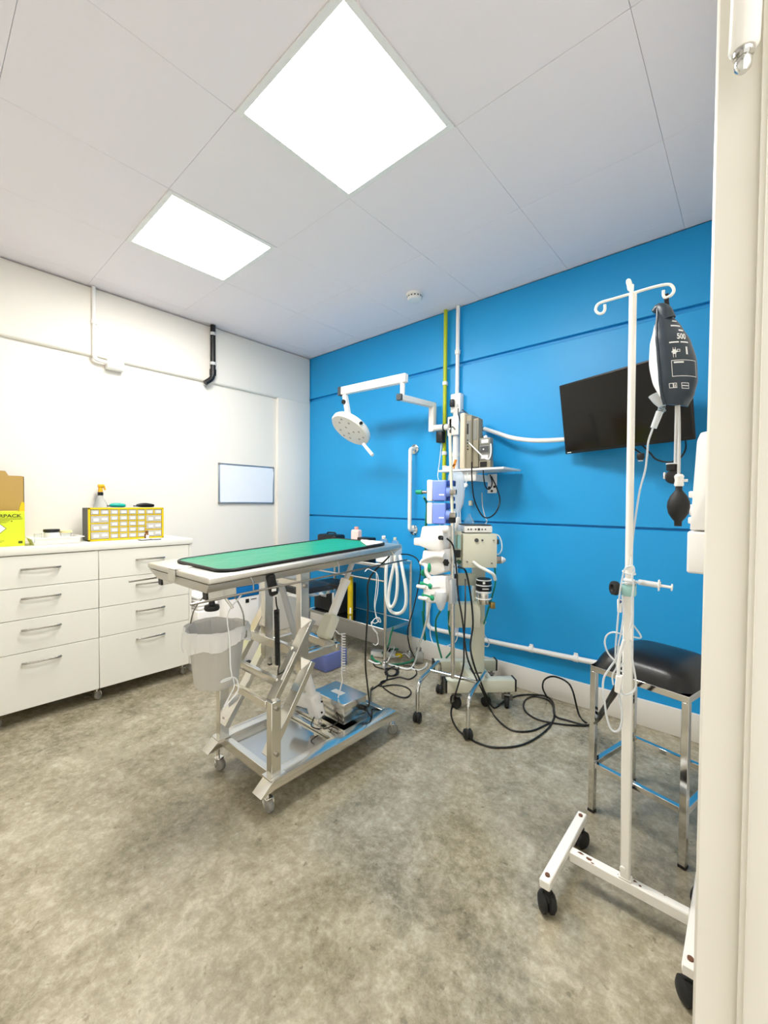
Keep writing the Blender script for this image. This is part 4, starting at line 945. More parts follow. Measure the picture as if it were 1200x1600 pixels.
MB().cyl(p0+V(.035, 0, 0), p0, .010, seg=14).build('stem', 'nickel', t); MB().cyl(p0, p1, .014, seg=14).build('collar', 'green', t)
X2_ = pump(at_y(680, 801.5, -.6).z, 'lower of two stacked white and periwinkle blue pumps on the chrome stand', '')
b = MB(); b.cyl(at_y(691, 800, -.62), at_y(691, 822, -.62), .022, seg=16); tag(b.build('syringe_barrel', 'clear'), 'short clear syringe barrel below the blue pumps beside the chrome pole', 'syringe')
# green gas hose down the wall
b = MB(); b.tube([p1+V(.02, .05, -.03), at_y(667, 790, -.45), at_y(665, 830, -.4), at_y(664, 900, -.35), at_y(662, 960, -.3), at_y(664, 1000, -.2)], .0075, 10, 8)
tag(b.build('gas_hose', 'green_hose'), 'green hose dropping behind the white ventilator from the blue pumps', 'hose')

# white moulded ventilator body with green knobs
t = thing('ventilator', (2.02, -.64, .85), 'white moulded ventilator unit with green knobs clamped to the chrome stand', 'ventilator')
vy = -.64
def A(u, v, dy=0): p = at_y(u, v, vy+dy); return p
def pxprism(bb, poly, y0, y1, bev=.006):
    pts = [at_y(u, v, vy) for u, v in poly]
    bb.prism([(p.x, p.z) for p in pts], -(vy+y1), -(vy+y0), Matrix(((1, 0, 0, 0), (0, 0, -1, 0), (0, 1, 0, 0), (0, 0, 0, 1))), bev)
b = MB(); pxprism(b, [(668, 822), (700, 821), (702, 853), (697, 860), (678, 858), (664, 852), (664, 842)], -.06, .07, .010)
b.build('upper_body', 'white', t)
b = MB(); pxprism(b, [(653, 840), (670, 839), (672, 851), (667, 853), (653, 851)], -.045, .015, .006); b.build('side_handle', 'white', t)
b = MB(); pxprism(b, [(668, 859), (702, 857), (702, 892), (684, 898), (670, 893), (672, 880), (666, 872)], -.05, .06, .010); b.build('middle_body', 'white', t)
b = MB(); b.tube([A(660, 877, -.04), A(668, 872, -.05), A(682, 868, -.055), A(695, 869, -.055)], lambda u: .014+.006*u, 12, 6); b.tube([A(658, 879, -.03), A(666, 884, -.045), A(667, 895, -.045), A(672, 903, -.04)], .0145, 12, 6); b.build('breathing_elbow', 'white', t)
b = MB(); pxprism(b, [(668, 903), (684, 898), (703, 899), (704, 925), (699, 941), (672, 940), (668, 930)], -.05, .05, .010); b.build('lower_body', 'white', t)
b = MB(); b.lathe([(.002, -.075), (.018, -.06), (.032, -.02), (.036, .03), (.034, .04)], A(689, 935, -.045), seg=22); b.build('water_trap', 'clear_tube', t)
for v in (918, 929, 940):
    b = MB(); b.bar(A(672, v, -.053), A(688, v-1, -.053), .004, .004); b.build('grille_line', 'light_grey', t)
for (u, v) in ((664, 914), (667, 932)):
    p = A(u, v, -.04)
    b = MB(); b.tube([p+V(-.03, 0, .006), p+V(.0, 0, .008), p+V(.03, 0, .004)], .012, 12, 4); b.ell(p+V(.045, 0, .0), (.02, .02, .021), 14); k = b.build('valve_knob', 'green', t)
    b = MB(); b.tube([p+V(-.048, -.012, -.012), p+V(-.02, -.014, -.012), p+V(.015, -.012, -.012)], .011, 12, 4); b.build('valve_handle', 'white', k)
b = MB(); b.ell(A(671, 887, -.05), (.012, .012, .03), 12); b.ell(A(661, 895, 0), (.016, .016, .022), 12); b.build('green_seal', 'green', t)
p = A(697, 879, -.055)
b = MB(); 
for k in range(6): a = k*math.pi/3; b.ell(p+V(.013*math.cos(a), 0, .013*math.sin(a)), (.009, .008, .009), 8)
b.cyl(p+V(0, .01, 0), p+V(0, -.01, 0), .013, seg=12); b.build('star_knob', 'black', t)
b = MB(); b.ell(A(696, 827, -.045), (.024, .02, .024), 14); b.build('dial', 'white', t)
b = MB(); pxprism(b, [(704, 905), (709, 905), (709, 943), (704, 943)], -.02, .03, .003); b.build('side_plate', 'light_grey', t)
for z in (.86, 1.02): b = MB(); b.box(A(701, 840).x, 2.125, -.64, -.60, z, z+.035, .004); b.build('pole_clamp', 'light_grey', t)
for u, v in ((690, 840),):
    p = A(u, v, -.065); b = MB(); b.cyl(p, p+V(0, -.018, 0), .013, seg=14); b.cyl(p+V(0, -.012, 0), p+V(.025, -.03, -.005), .007, seg=10); b.build('plug', 'black', t)

# ------------------------------------------------------------------ cream anaesthetic machine on its wheeled column
mo = V(2.15, -.335, 0); ma = R_(45)
t = thing('anaesthetic_machine', mo, 'cream anaesthetic machine on a wheeled column in front of the blue wall', 'anaesthetic machine', rz=ma)
def bx(n, m, *a, par=None, bev=.004, seg=2): return MB().box(*a, bev, seg).build(n, m, par or t, True)
bx('base_front_bar', 'cream', -.235, .19, -.165, -.095, .105, .18, bev=.006)
bx('base_rear_bar', 'cream', -.25, .18, .155, .215, .105, .18, bev=.006)
bx('base_spine', 'cream', -.075, .065, -.095, .155, .11, .172, bev=.004)
for x in (-.2355, .1905):
    b = MB(); b.box(x-.006, x+.006, -.166, -.094, .108, .182, .002); b.build('bumper', 'black', t, True)
for x in (-.2505, .1805):
    b = MB(); b.box(x-.006, x+.006, .154, .216, .108, .182, .002); b.build('bumper', 'black', t, True)
for x, y, a in ((-.17, -.13, .5), (.15, -.13, -.4), (-.19, .17, .2), (.13, .17, 1.0)): castor(t, (x, y, 0), .042, .026, 'rubber', 'grey', .108, a, True)
bx('column', 'cream', -.035, .035, -.035, .035, .172, 1.0, bev=.003)
bx('column_foot', 'dark_grey', -.04, .04, -.04, .04, .170, .178, bev=.001)
bd = bx('machine_body', 'cream', -.141, .068, -.15, .05, .862, 1.068, bev=.004)
for x, z, r in ((-.06, 1.03, .012), (-.025, 1.03, .006), (.045, 1.03, .004), (-.115, .90, .004), (.035, .89, .005)):
    b = MB(); b.cyl((x, -.150, z), (x, -.158, z), r, seg=10); b.build('front_fitting', 'dark_grey' if r > .005 else 'grey', bd, True)
bx('flowmeter_panel', 'cream', -.215, -.148, -.14, -.02, .90, 1.085)
for x in (-.195, -.168): b = MB(); b.cyl((x, -.150, .98), (x, -.150, 1.06), .0105, seg=12); b.build('flow_tube', 'teal_clear', t, True)
b = MB(); b.box(-.205, -.155, -.152, -.139, .925, .97, .002); b.build('flow_gauge', 'black', t, True)
M['dark_green'] = mat('dark_green', '#134a37', .4)
for x in (-.197, -.166): b = MB(); b.cyl((x, -.14, .90), (x, -.165, .90), .0125, seg=12); b.build('flow_knob', 'dark_green', t, True)
for z in (1.06, 1.02, .99): b = MB(); b.cyl((-.215, -.10, z), (-.232, -.10, z), .011, seg=10); b.build('side_knob', 'black', t, True)
bx('side_outlet', 'dark_grey', .068, .098, -.10, -.03, 1.0, 1.03)
bx('valve_block', 'nickel', .068, .10, -.14, -.09, .885, .93)
b = MB(); b.lathe([(.018, 0), (.022, .01), (.012, .03), (.006, .034)], (.10, -.115, .905), (1, 0, 0), 14); b.build('relief_valve', 'white', t, True)
bx('bracket_plate', 'cream', -.15, -.035, -.05, -.03, .735, .812)
bx('black_junction', 'black', -.185, -.15, -.075, -.04, .74, .81)
bx('power_box', 'cream', -.205, -.02, -.12, -.036, .49, .635)
# vaporiser cylinder
vc = V(-.002, -.12, 0)
b = MB(); b.lathe([(.040, .64), (.042, .645), (.042, .715), (.040, .72)], vc, seg=28); v_ = b.build('vaporiser', 'steel', t, True)
b = MB(); b.lathe([(.044, .72), (.047, .724), (.047, .748), (.044, .752), (.044, .756), (.047, .760), (.044, .788), (.038, .794)], vc, seg=28); b.build('vaporiser_dial', 'black', v_, True)
for z in (.712, .754, .786, .672): 
    b = MB(); b.torus(vc+V(0, 0, z), .0455 if z < .76 else .045, .0036, seg=28); b.build('band', 'white_tube', v_, True)
b = MB(); b.box(-.022, -.008, -.169, -.165, .766, .78, .001); b.box(-.025, .015, -.1695, -.166, .734, .739, .001); b.build('vaporiser_label', 'paper', v_, True)
bx('drain_valve', 'brass', .03, .058, -.165, -.135, .615, .655)
bx('vaporiser_mount', 'cream', -.02, .02, -.08, -.03, .66, .71)
# small analyser on top of the body
t2 = thing('gas_analyser', mo+V(0, 0, 1.07), 'white gas analyser box resting on top of the cream anaesthetic machine', 'analyser', rz=ma)
b = MB(); b.box(-.128, .045, -.13, .04, .004, .044, .006, 2); b.build('case', 'white', t2, True)
b = MB(); b.box(-.123, .04, -.125, .035, .044, .052, .002); b.box(-.12, .04, -.12, .03, .0, .005, .001); b.build('top_cover', 'dark_grey', t2, True)
b = MB()
for k, x in enumerate((-.105, -.088, -.06, -.04, -.02, 0)): b.cyl((x, -.13, .024), (x, -.133, .024), .005 if k != 3 else .008, seg=8)
b.build('front_port', 'dark_grey', t2, True)
t3 = thing('clear_face_mask', mo+V(0, 0, 1.125), 'clear cone mask lying on the left of the white analyser', 'mask')
p = at_y(733, 819, -.4)
MB().lathe([(.03, -.012), (.032, 0), (.02, .022), (.01, .035), (.009, .05), (.006, .05)], V(p.x, p.y, 1.1355), seg=18).build('cone', 'clear', t3)
# leads of the machine
def cable(name, label, pts, r, m, cat='cable', group=None, n=8, seg=8):
    b = MB(); b.tube(pts, r, seg, n); return tag(b.build(name, m), label, cat, group)
cable('sample_line', 'white sampling line looping out right of the cream machine body', [at_y(772, 838, -.36), at_y(778, 836, -.34), at_y(783, 845, -.33), at_y(784, 858, -.33), at_y(779, 866, -.34), at_y(773, 864, -.36)], .004, 'white_tube')
cable('corrugated_tube', 'white tube curving down from the front of the cream machine body', [at_y(739, 878, -.5), at_y(750, 886, -.5), at_y(762, 892, -.5), at_y(771, 898, -.48), at_y(774, 906, -.46)], .010, 'hose', 'hose')
cable('thin_green_hose', 'thin green hose down the right side of the vaporiser', [at_y(773, 885, -.36), at_y(774, 910, -.36), at_y(768, 935, -.36), at_y(762, 955, -.36), at_y(756, 975, -.37)], .005, 'green_hose', 'hose')
cable('shelf_loop_cable', 'black cable sagging in a wide loop below the wall shelf', [at_y(737, 722, -.29), at_y(737.5, 750, -.29), at_y(741, 780, -.27), at_y(752, 804, -.25), at_y(763, 809, -.24), at_y(775, 800, -.23), at_y(781, 782, -.2), at_y(776, 762, -.1), at_y(768, 745, -.05)], .0045, 'black')
cable('shelf_plug_cable', 'short black plugged cable curling in front of the shelf bracket', [at_y(755, 732, -.27), at_y(756, 748, -.26), at_y(759, 761, -.22), at_y(765, 764, -.2), at_y(769, 755, -.1), at_y(766, 742, -.06)], .0042, 'black')
cable('grey_cable', 'grey cable dropping from the wall shelf to the analyser', [at_y(753, 770, -.05), at_y(754, 790, -.06), at_y(758, 808, -.1), at_y(761, 814, -.25), at_y(757, 821, -.35)], .0035, 'light_grey')
cable('socket_lead', 'thin black lead running from the wall socket down behind the monitor', [at_y(716, 638, -.085), at_y(716, 645, -.09), at_y(718, 655, -.08), at_y(721, 668, -.07)], .0035, 'black')
cable('television_lead', 'thin black lead from the wall socket to the white cable sleeve', [at_y(722, 640, -.06), at_y(735, 650, -.04), at_y(748, 662, -.035), at_y(757, 671, -.03)], .0035, 'black')
cable('module_lead', 'short black lead from the cable sleeve down to the module boxes', [at_y(755, 671, -.03), at_y(753, 675, -.05), at_y(754, 682, -.1), at_y(758, 688, -.14)], .0045, 'black')
cable('ventilator_cable', 'black cable arching from the ventilator plug down the chrome stand to the floor', [at_y(698, 841, -.70), at_y(706, 849, -.68), at_y(710, 862, -.66), at_y(713, 890, -.66), at_y(716, 930, -.66), at_y(722, 965, -.66), at_y(726, 1000, -.66), at_y(731, 1030, -.66), at_y(744, 1060, -.60), at_y(755, 1082, -.50), at_z(766, 1108, .008), at_z(778, 1125, .006), at_z(800, 1141, .006), at_z(830, 1142, .006), at_z(858, 1130, .006)], .005, 'black')
cable('machine_cable', 'black cable from the machine junction looping along the floor past the near castor', [at_y(727, 905, -.52), at_y(727, 950, -.60), at_y(725, 1000, -.62), at_y(724, 1040, -.65), at_y(716, 1070, -.64), at_z(707, 1100, .02), at_z(705, 1118, .006), at_z(712, 1135, .006), at_z(722, 1146, .006), at_z(745, 1160, .006), at_z(775, 1168, .006), at_z(815, 1164, .006), at_z(845, 1148, .006), at_z(862, 1130, .006), at_z(866, 1112, .006), at_z(858, 1095, .006), at_z(835, 1088, .006), at_z(820, 1095, .006), at_z(820, 1110, .006), at_z(840, 1124, .006), at_z(880, 1132, .006), at_z(915, 1134, .006)], .005, 'black')
cable('looped_cable', 'black cable crossing the chrome stand and coiling on the floor toward the corner stool', [at_y(716, 886, -.62), at_y(726, 890, -.5), at_y(731, 905, -.5), at_y(736, 935, -.5), at_y(739, 975, -.52), at_y(735, 1010, -.6), at_y(741, 1040, -.62), at_y(752, 1068, -.56), at_y(760, 1087, -.46), at_z(772, 1106, .010), at_z(790, 1094, .006), at_z(815, 1086, .006), at_z(850, 1087, .006), at_z(864, 1098, .006), at_z(867, 1118, .010), at_z(888, 1126, .006), at_z(915, 1133, .006), at_z(926, 1130, .02), at_y(938, 1120, -.85), at_y(950, 1100, -1.0), at_y(960, 1082, -1.15)], .0055, 'black')
b_ = [at_z(855, 1090, .014), at_y(848, 1075, -.12), at_y(851, 1062, -.10), at_y(865, 1057, -.10), at_y(885, 1065, -.12), at_y(895, 1080, -.14), at_z(904, 1115, .01), at_z(914, 1128, .006), at_z(925, 1130, .018), at_y(940, 1110, -.9), at_y(952, 1090, -1.1), at_y(962, 1072, -1.2)]
cable('upright_loop_cable', 'black cable standing up in a loop against the baseboard left of the corner stool', b_, .0055, 'black')
# hoses dangling to the floor by the machine
cable('white_hose', 'white hose from the ventilator valve down to the floor coil', [at_y(673, 938, -.62), at_y(669, 960, -.55), at_y(661, 990, -.4), at_y(655, 1010, -.3), at_z(648, 1035, .02), at_z(640, 1045, .01), at_z(625, 1043, .01), at_z(600, 1036, .01), at_z(588, 1037, .01), at_z(576, 1032, .01)], .007, 'white_tube', 'hose')
cable('wall_cable', 'black cable from the trolley top along the blue wall and down to the floor', [at_y(627, 866, -.2), at_y(640, 867, -.12), at_y(652, 874, -.1), at_y(657, 890, -.12), at_y(653, 920, -.15), at_y(645, 955, -.2), at_y(637, 985, -.25), at_y(640, 1010, -.25), at_y(645, 1022, -.22), at_z(650, 1030, .01)], .005, 'black')
cable('green_drain_hose', 'green hose hanging below the ventilator in front of the baseboard', [at_y(691, 950, -.60), at_y(681, 970, -.5), at_y(683, 1000, -.45), at_y(690, 1028, -.42)], .006, 'green_hose', 'hose')
cable('green_suction_hose', 'green hose hanging beside the chrome pole toward the machine base', [at_y(701, 955, -.55), at_y(702, 985, -.5), at_y(708, 1005, -.45), at_y(705, 1018, -.45), at_y(697, 1028, -.45)], .006, 'green_hose', 'hose')
cable('white_loop_line', 'thin white line looping from behind the ventilator above the baseboard', [at_y(672, 975, -.2), at_y(673, 995, -.2), at_y(680, 1008, -.25), at_y(694, 1010, -.35), at_y(712, 1002, -.4), at_y(716, 980, -.4)], .0035, 'white_tube')
cable('white_side_line', 'thin white line looping right of the machine column', [at_y(752, 968, -.36), at_y(759, 972, -.3), at_y(755, 980, -.28), at_y(757, 992, -.25), at_y(764, 1002, -.22), at_y(762, 1010, -.22), at_y(753, 1008, -.28)], .003, 'white_tube')
# ------------------------------------------------------------------ cables and extension block on the floor by the trolley
c0 = at_z(606, 1026, .0)
t = thing('extension_block', (c0.x, c0.y, 0), 'white extension socket block among the coiled cables at the trolley foot', 'extension socket')
b = MB(); b.cbox((c0.x-.03, c0.y-.02, .024), (.20, .075, .045), .008, 2, .5); b.build('block', 'white', t)
b = MB(); b.cbox((c0.x+.0, c0.y+.0, .058), (.045, .04, .03), .006, 2, .5); b.build('plug', 'black', t)
b = MB(); b.cbox((c0.x+.10, c0.y+.02, .03), (.05, .035, .028), .006, 2, .2); tag(b.build('yellow_plug', 'yellow'), 'small yellow plug lying beside the white extension block', 'plug')
def ring(u, v, ru, rv, z, k0=0, k1=1, n=18, wob=0): return [at_z(u+ru*math.cos(2*math.pi*(k0+(k1-k0)*k/n))+wob*math.sin(k*2.3), v+rv*math.sin(2*math.pi*(k0+(k1-k0)*k/n)), z+.002*math.sin(k)) for k in range(n+1)]
cable('green_coil', 'green hose coiled on the floor around the white extension block', ring(615, 1026, 34, 12, .012, -.05, 1.9, 34, 1.5)+[at_z(652, 1018, .03), at_y(657, 1000, -.15), at_y(662, 985, -.12), at_y(660, 955, -.15)], .006, 'green_hose', 'hose')
cable('green_trolley_hose', 'green hose dropping from the trolley lower shelf to the floor coil', [at_y(614, 980, -.36), at_y(610, 995, -.36), at_y(607, 1008, -.36), at_z(596, 1022, .02)], .006, 'green_hose', 'hose')
cable('black_coil', 'black cable bundled in small loops in front of the white extension block', [at_z(583, 1036, .006), at_z(588, 1042, .006), at_z(604, 1045, .006), at_z(622, 1040, .012)]+ring(612, 1050, 9, 6, .008, 0, 2.6, 26, 2)+[at_z(604, 1062, .006), at_z(592, 1070, .006), at_z(580, 1078, .006)], .005, 'black')
cable('floor_cable', 'black cable snaking from the table control box across the floor', [V(1.985, -1.2, .19), V(2.0, -1.17, .15), at_z(580, 1076, .006), at_z(600, 1072, .006), at_z(620, 1070, .006), at_z(637, 1075, .006), at_z(642, 1083, .006), at_z(633, 1090, .006), at_z(615, 1085, .006), at_z(600, 1075, .006), at_z(595, 1066, .006), at_z(610, 1061, .006), at_z(625, 1058, .010), at_z(640, 1061, .006), at_z(651, 1052, .006), at_z(645, 1042, .006), at_z(630, 1040, .010)], .0045, 'black')
cable('table_power_cable', 'black cable hanging straight down from the far end of the operating table', [top(2.05, .98, -.06), at_x(577, 905, 2.05), at_x(575, 950, 2.05), at_x(572, 1000, 2.05), at_x(571, 1040, 2.04), at_x(574, 1070, 2.02), V(2.0, -1.19, .215), V(1.985, -1.2, .20)], .0042, 'black')
cable('white_floor_cord', 'white cord curving on the floor along the baseboard right of the coil', [at_z(640, 1044, .006), at_z(655, 1047, .006), at_z(665, 1042, .006), at_z(667, 1036, .006)], .006, 'white_tube')
cable('white_coil', 'white cord looped over the white extension block', [at_z(606, 1033, .05), at_z(612, 1020, .07), at_z(616, 1012, .10), at_z(611, 1010, .09), at_z(606, 1020, .06), at_z(620, 1026, .04), at_z(632, 1021, .03), at_z(640, 1028, .02)], .004, 'white_tube')
# round clear bottle by the trolley foot
p = at_z(660, 1030, 0); p = V(1.52, -.115, 0)
t = thing('suction_jar', p, 'cloudy glass jar on the floor beside the trolley foot', 'jar')
MB().lathe([(.036, 0), (.04, .006), (.04, .075), (.026, .09), (.02, .10)], p, seg=22).build('jar', 'clear', t); MB().lathe([(.021, .098), (.022, .10), (.022, .118), (.018, .12)], p, seg=16).build('lid', 'grey', t)
# ------------------------------------------------------------------ white drip stand in the foreground
t = thing('drip_stand', (3.19, -1.30, 0), 'white chipped-paint drip stand with an H-shaped base near the door frame', 'drip stand')
for x in (3.012, 3.368):
    b = MB(); b.bar((x, -1.49, .098), (x, -1.11, .098), .032, .028, bev=.003); s = b.build('base_foot', 'white_gloss', t)
    for y in (-1.465, -1.135):
        b = MB(); b.cyl((x, y, .112), (x, y, .1165), .007, seg=10); b.build('bolt', 'rust', s)
b = MB(); b.bar((3.028, -1.30, .085), (3.352, -1.30, .085), .03, .034, bev=.003); b.build('base_crossbar', 'white_gloss', t)
b = MB()
for x, y, sz in ((3.088, -1.302, .011), (3.10, -1.312, .005), (3.178, -1.302, .009), (3.215, -1.296, .007), (3.23, -1.303, .005), (3.29, -1.29, .004), (3.06, -1.297, .010)):
    n_ = 7; b._add([(x+sz*random.uniform(.5, 1.3)*math.cos(2*math.pi*k/n_), y+sz*.7*random.uniform(.5, 1.2)*math.sin(2*math.pi*k/n_), .1024) for k in range(n_)], [tuple(range(n_))])
b.build('paint_chip', 'rust', t, smooth=False)
for x in (3.012, 3.368):
    for y in (-1.465, -1.135):
        a = .6 if y < -1.3 else -.3
        k = MB(); k.cyl((x, y, .055), (x, y, .085), .010, seg=12); k.bar((x, y, .045), (x, y, .068), .02, .024); c_ = k.build('castor', 'black', t)
        w_ = MB(); ax = V(math.cos(a), math.sin(a), 0)
        for s in (-1, 1): w_.lathe([(.004, -.009), (.023, -.009), (.030, -.003), (.030, .006), (.020, .014), (.004, .016)], V(x, y, .030)+ax*.0105*s, ax*s, 22)
        w_.ell((x, y, .040), (.020, .020, .024), 12); w_.build('wheel', 'rubber', c_)
pt_ = V(3.178, -1.30, 1.885); zc_ = at_y(977, 922, -1.30).z
b = MB(); b.bar((3.1905, -1.30, .10), (3.183, -1.30, zc_-.012), .026, .026, (0, 1, 0), .003); b.build('lower_pole', 'white_gloss', t)
b = MB(); b.cyl((3.183, -1.30, zc_-.03), pt_, .0105, seg=16); b.build('upper_pole', 'white_gloss', t)
b = MB(); b.box(3.166, 3.202, -1.318, -1.282, zc_-.016, zc_+.018, .004, 2); b.build('collar', 'teal_clear', t)
kp = at_y(962, 919, -1.31)
b = MB(); b.cyl((3.17, -1.30, zc_), kp, .007, seg=10); k_ = b.build('clamp_screw', 'steel', t)
b = MB(); kax = V(-.75, -.66, .05).normalized()
b.lathe([(.010, -.010), (.014, -.008), (.021, -.004), (.0225, .002), (.021, .010), (.012, .012), (.009, .006)], kp, kax, 12); b.build('clamp_knob', 'rubber', k_)
b = MB(); b.cyl((3.186, -1.318, .14), (3.186, -1.325, .14), .008, seg=10); b.box(3.173, 3.208, -1.314, -1.286, .1, .108, .002); b.build('pole_socket', 'white_gloss', t)
hz_ = 1.875
H_ = lambda u, v, y=-1.30: at_y(u, v, y)
b = MB(); b.tube([H_(945, 476), H_(945, 484), H_(942, 489), H_(936, 490), H_(931, 485), H_(933, 477), H_(941, 472), H_(955, 468), H_(986, 459), H_(1020, 449), H_(1042, 444.5), H_(1050, 447), H_(1053, 454), H_(1049, 461), H_(1044, 464)], .0042, 10, 6)
b.tube([H_(1044, 464), H_(1040, 465.5), H_(1037, 462), H_(1036.5, 454)], .0042, 10, 5)
b.tube([H_(989, 462), H_(985, 452), H_(981, 443), H_(981, 438), H_(984, 439), H_(987, 450)], .0042, 10, 5); b.build('hook_bar', 'white_gloss', t)
b = MB(); b.ell(H_(983, 446), (.006, .004, .018), 10); b.bar(H_(988, 458), H_(989, 444), .008, .006); b.build('hook_tip', 'white_gloss', t)

# ------------------------------------------------------------------ pressure bag on the right hook
yb = -1.30; th = R_(58)
n_ = V(math.sin(th), -math.cos(th), 0); u_ = V(math.cos(th), math.sin(th), 0)
tp, bt = at_y(1040, 492, yb), at_y(1056, 640, yb)
t = thing('pressure_bag', at_y(1051, 560, yb), 'dark grey pressure infusion bag printed 500 hanging from the white drip stand', 'pressure bag')
PROF = [(.0, .016, .010), (.08, .026, .018), (.2, .042, .030), (.35, .054, .042), (.55, .060, .048), (.75, .060, .046), (.9, .054, .034), (1.0, .042, .014)]
def prof(s):
    for (s0, a0, d0), (s1, a1, d1) in zip(PROF, PROF[1:]):
        if s <= s1+1e-9: k = (s-s0)/(s1-s0); k = k*k*(3-2*k)*.5+k*.5; return a0+(a1-a0)*k, d0+(d1-d0)*k
    return PROF[-1][1:]
ctop, cbot = at_y(1034, 484, yb), at_y(1056, 634, yb)
def cen(s): return ctop.lerp(cbot, s) + (at_y(1053, 540, yb)-at_y(1045, 540, yb))*math.sin(math.pi*min(1, s))**.9
def bagpt(s, ang, f=1, off=0):     # ang 0..pi across the front from left edge to right edge
    a, d = prof(s); c = cen(s)
    return c - u_*(a*math.cos(ang)) + n_*((d*f+off)*math.sin(ang))
def shell(f, name, m, s0=0, s1=1, k=.99):
    b = MB(); NS, NA = 28, 22; g_ = []
    for i in range(NS+1): g_.append([b.bm.verts.new(bagpt(s0+(s1-s0)*i/NS, math.pi*j/NA, f)) for j in range(NA+1)])
    for i in range(NS):
        for j in range(NA): b.bm.faces.new([g_[i][j], g_[i][j+1], g_[i+1][j+1], g_[i+1][j]])
    b.bm.faces.new([g_[0][j] for j in range(NA+1)]); b.bm.faces.new([g_[-1][j] for j in range(NA, -1, -1)])
    b.bm.faces.new([g_[i][0] for i in range(NS+1)]+[g_[i][NA] for i in range(NS, -1, -1)])
    return b.build(name, m, t)
sl = shell(.95, 'sleeve', 'sleeve')
b = MB(); pts = [bagpt(i/24, 0, 1) for i in range(25)]; b.tube(pts, .0038, 8, 1); pts = [bagpt(i/24, math.pi, 1) for i in range(25)]; b.tube(pts, .0038, 8, 1); b.build('edge_seam', 'sleeve', t)
# rolled open top flap and hanging loop
b = MB(); q0 = at_y(1027, 484, yb); q1 = at_y(1045, 498, yb)
b.tube([q0+V(-.008, 0, -.006), q0+V(.004, 0, .003), bagpt(0.03, 1.4, .6), bagpt(.12, 1.5, .3)], lambda u: .010+.012*u, 12, 6); b.build('top_flap', 'sleeve', t)
b = MB(); b.bar(at_y(1041, 459, yb), at_y(1043, 494, yb), .012, .004, (0, 1, 0), .001); b.build('hanging_strap', 'black', t)
# printed marks follow the bulge of the sleeve
def onbag(x, z):      # x metres from left edge along the front, z below the top
    s = max(0, min(1, z/((ctop-cbot).length)))
    a, d = prof(s); arc = math.pi*.5*(a+d*.95)
    return bagpt(s, max(0, min(math.pi, math.pi*x*.80/arc)), .95, .0013)
L_ = (ctop-cbot).length
def onpx(px, py): 
    return px, py
def mark_box(b, x0, x1, z0, z1, n=6):
    vs = [onbag(x0+(x1-x0)*k/n, z) for z in (z0, z1) for k in range(n+1)]
    b._add(vs, [(k, k+1, n+1+k+1, n+1+k) for k in range(n)])
def outline(b, x0, x1, z0, z1, w=.0016):
    mark_box(b, x0, x1, z0, z0+w); mark_box(b, x0, x1, z1-w, z1); mark_box(b, x0, x0+w, z0, z1, 1); mark_box(b, x1-w, x1, z0, z1, 1)
b = MB()
zz = lambda v: L_*(v-484)/(632-484)
mark_box(b, .050, .056, zz(500), zz(502)); mark_box(b, .050, .066, zz(507), zz(509)); mark_box(b, .046, .078, zz(515), zz(517.2)); mark_box(b, .070, .088, zz(522), zz(525)); b.build('printed_marks', 'white_ink', t, smooth=False); b = MB()
mark_box(b, .040, .068, zz(542), zz(544)); mark_box(b, .073, .10, zz(542), zz(544))
mark_box(b, .048, .058, zz(554), zz(561)); mark_box(b, .058, .060, zz(556), zz(559)); mark_box(b, .049, .0505, zz(551), zz(566), 1); mark_box(b, .0555, .057, zz(551), zz(566), 1); mark_box(b, .045, .062, zz(556.5), zz(558.5)); outline(b, .061, .070, zz(554), zz(558)); mark_box(b, .088, .094, zz(550), zz(562))
outline(b, .042, .125, zz(570), zz(594)); mark_box(b, .049, .078, zz(572.2), zz(574.6))
outline(b, .030, .043, zz(603), zz(610)); outline(b, .043, .053, zz(603), zz(610)); mark_box(b, .047, .049, zz(605), zz(609), 1)
outline(b, .066, .090, zz(603), zz(611)); mark_box(b, .068, .088, zz(606.4), zz(607.6))
b.build('printed_marks', 'white_ink', t, smooth=False)
tm = text_mb('500', .021, None, .0, bold=.0006, fn=lambda c: onbag(.064+c.x*.95, zz(538)-c.y*1.15)); tm.build('capacity_print', 'white_ink', t, smooth=False)
# fluid bag clasped by the sleeve
t2 = thing('fluid_bag', at_y(1025, 580, yb), 'white fluid bag bulging out behind the dark pressure sleeve', 'drip bag')
b = MB(); NS, NA = 28, 22; g_ = []
for i in range(NS+1):
    s = .14+.78*i/NS; a, d = prof(s); c = cen(s); e = math.sin(math.pi*min(1, max(.02, (i+.6)/(NS+1.2))))**.45
    g_.append([b.bm.verts.new(c - u_*(a*.97*math.cos(math.pi*j/NA)) - n_*(.003+.060*e*math.sin(math.pi*j/NA)*(a/.06))) for j in range(NA+1)])
for i in range(NS):
    for j in range(NA): b.bm.faces.new([g_[i][j], g_[i][j+1], g_[i+1][j+1], g_[i+1][j]])
b.bm.faces.new([g_[0][j] for j in range(NA+1)]); b.bm.faces.new([g_[-1][j] for j in range(NA, -1, -1)]); b.bm.faces.new([g_[i][0] for i in range(NS+1)]+[g_[i][NA] for i in range(NS, -1, -1)])
bg = b.build('bag', mat('milky_fluid_bag', '#eeeae8', .3), t2)
b = MB(); b.tube([at_y(1026, 616, yb), at_y(1030, 626, yb), at_y(1035, 634, yb)], lambda u: .022-.012*u, 12, 6); b.build('bag_neck', 'clear_tube', t2)
b = MB(); b.cyl(at_y(1035, 632, yb), at_y(1032, 645, yb), .009, seg=12); b.bar(at_y(1029, 637, yb), at_y(1040, 642, yb), .008, .008); b.build('spike_port', 'clear', t2)
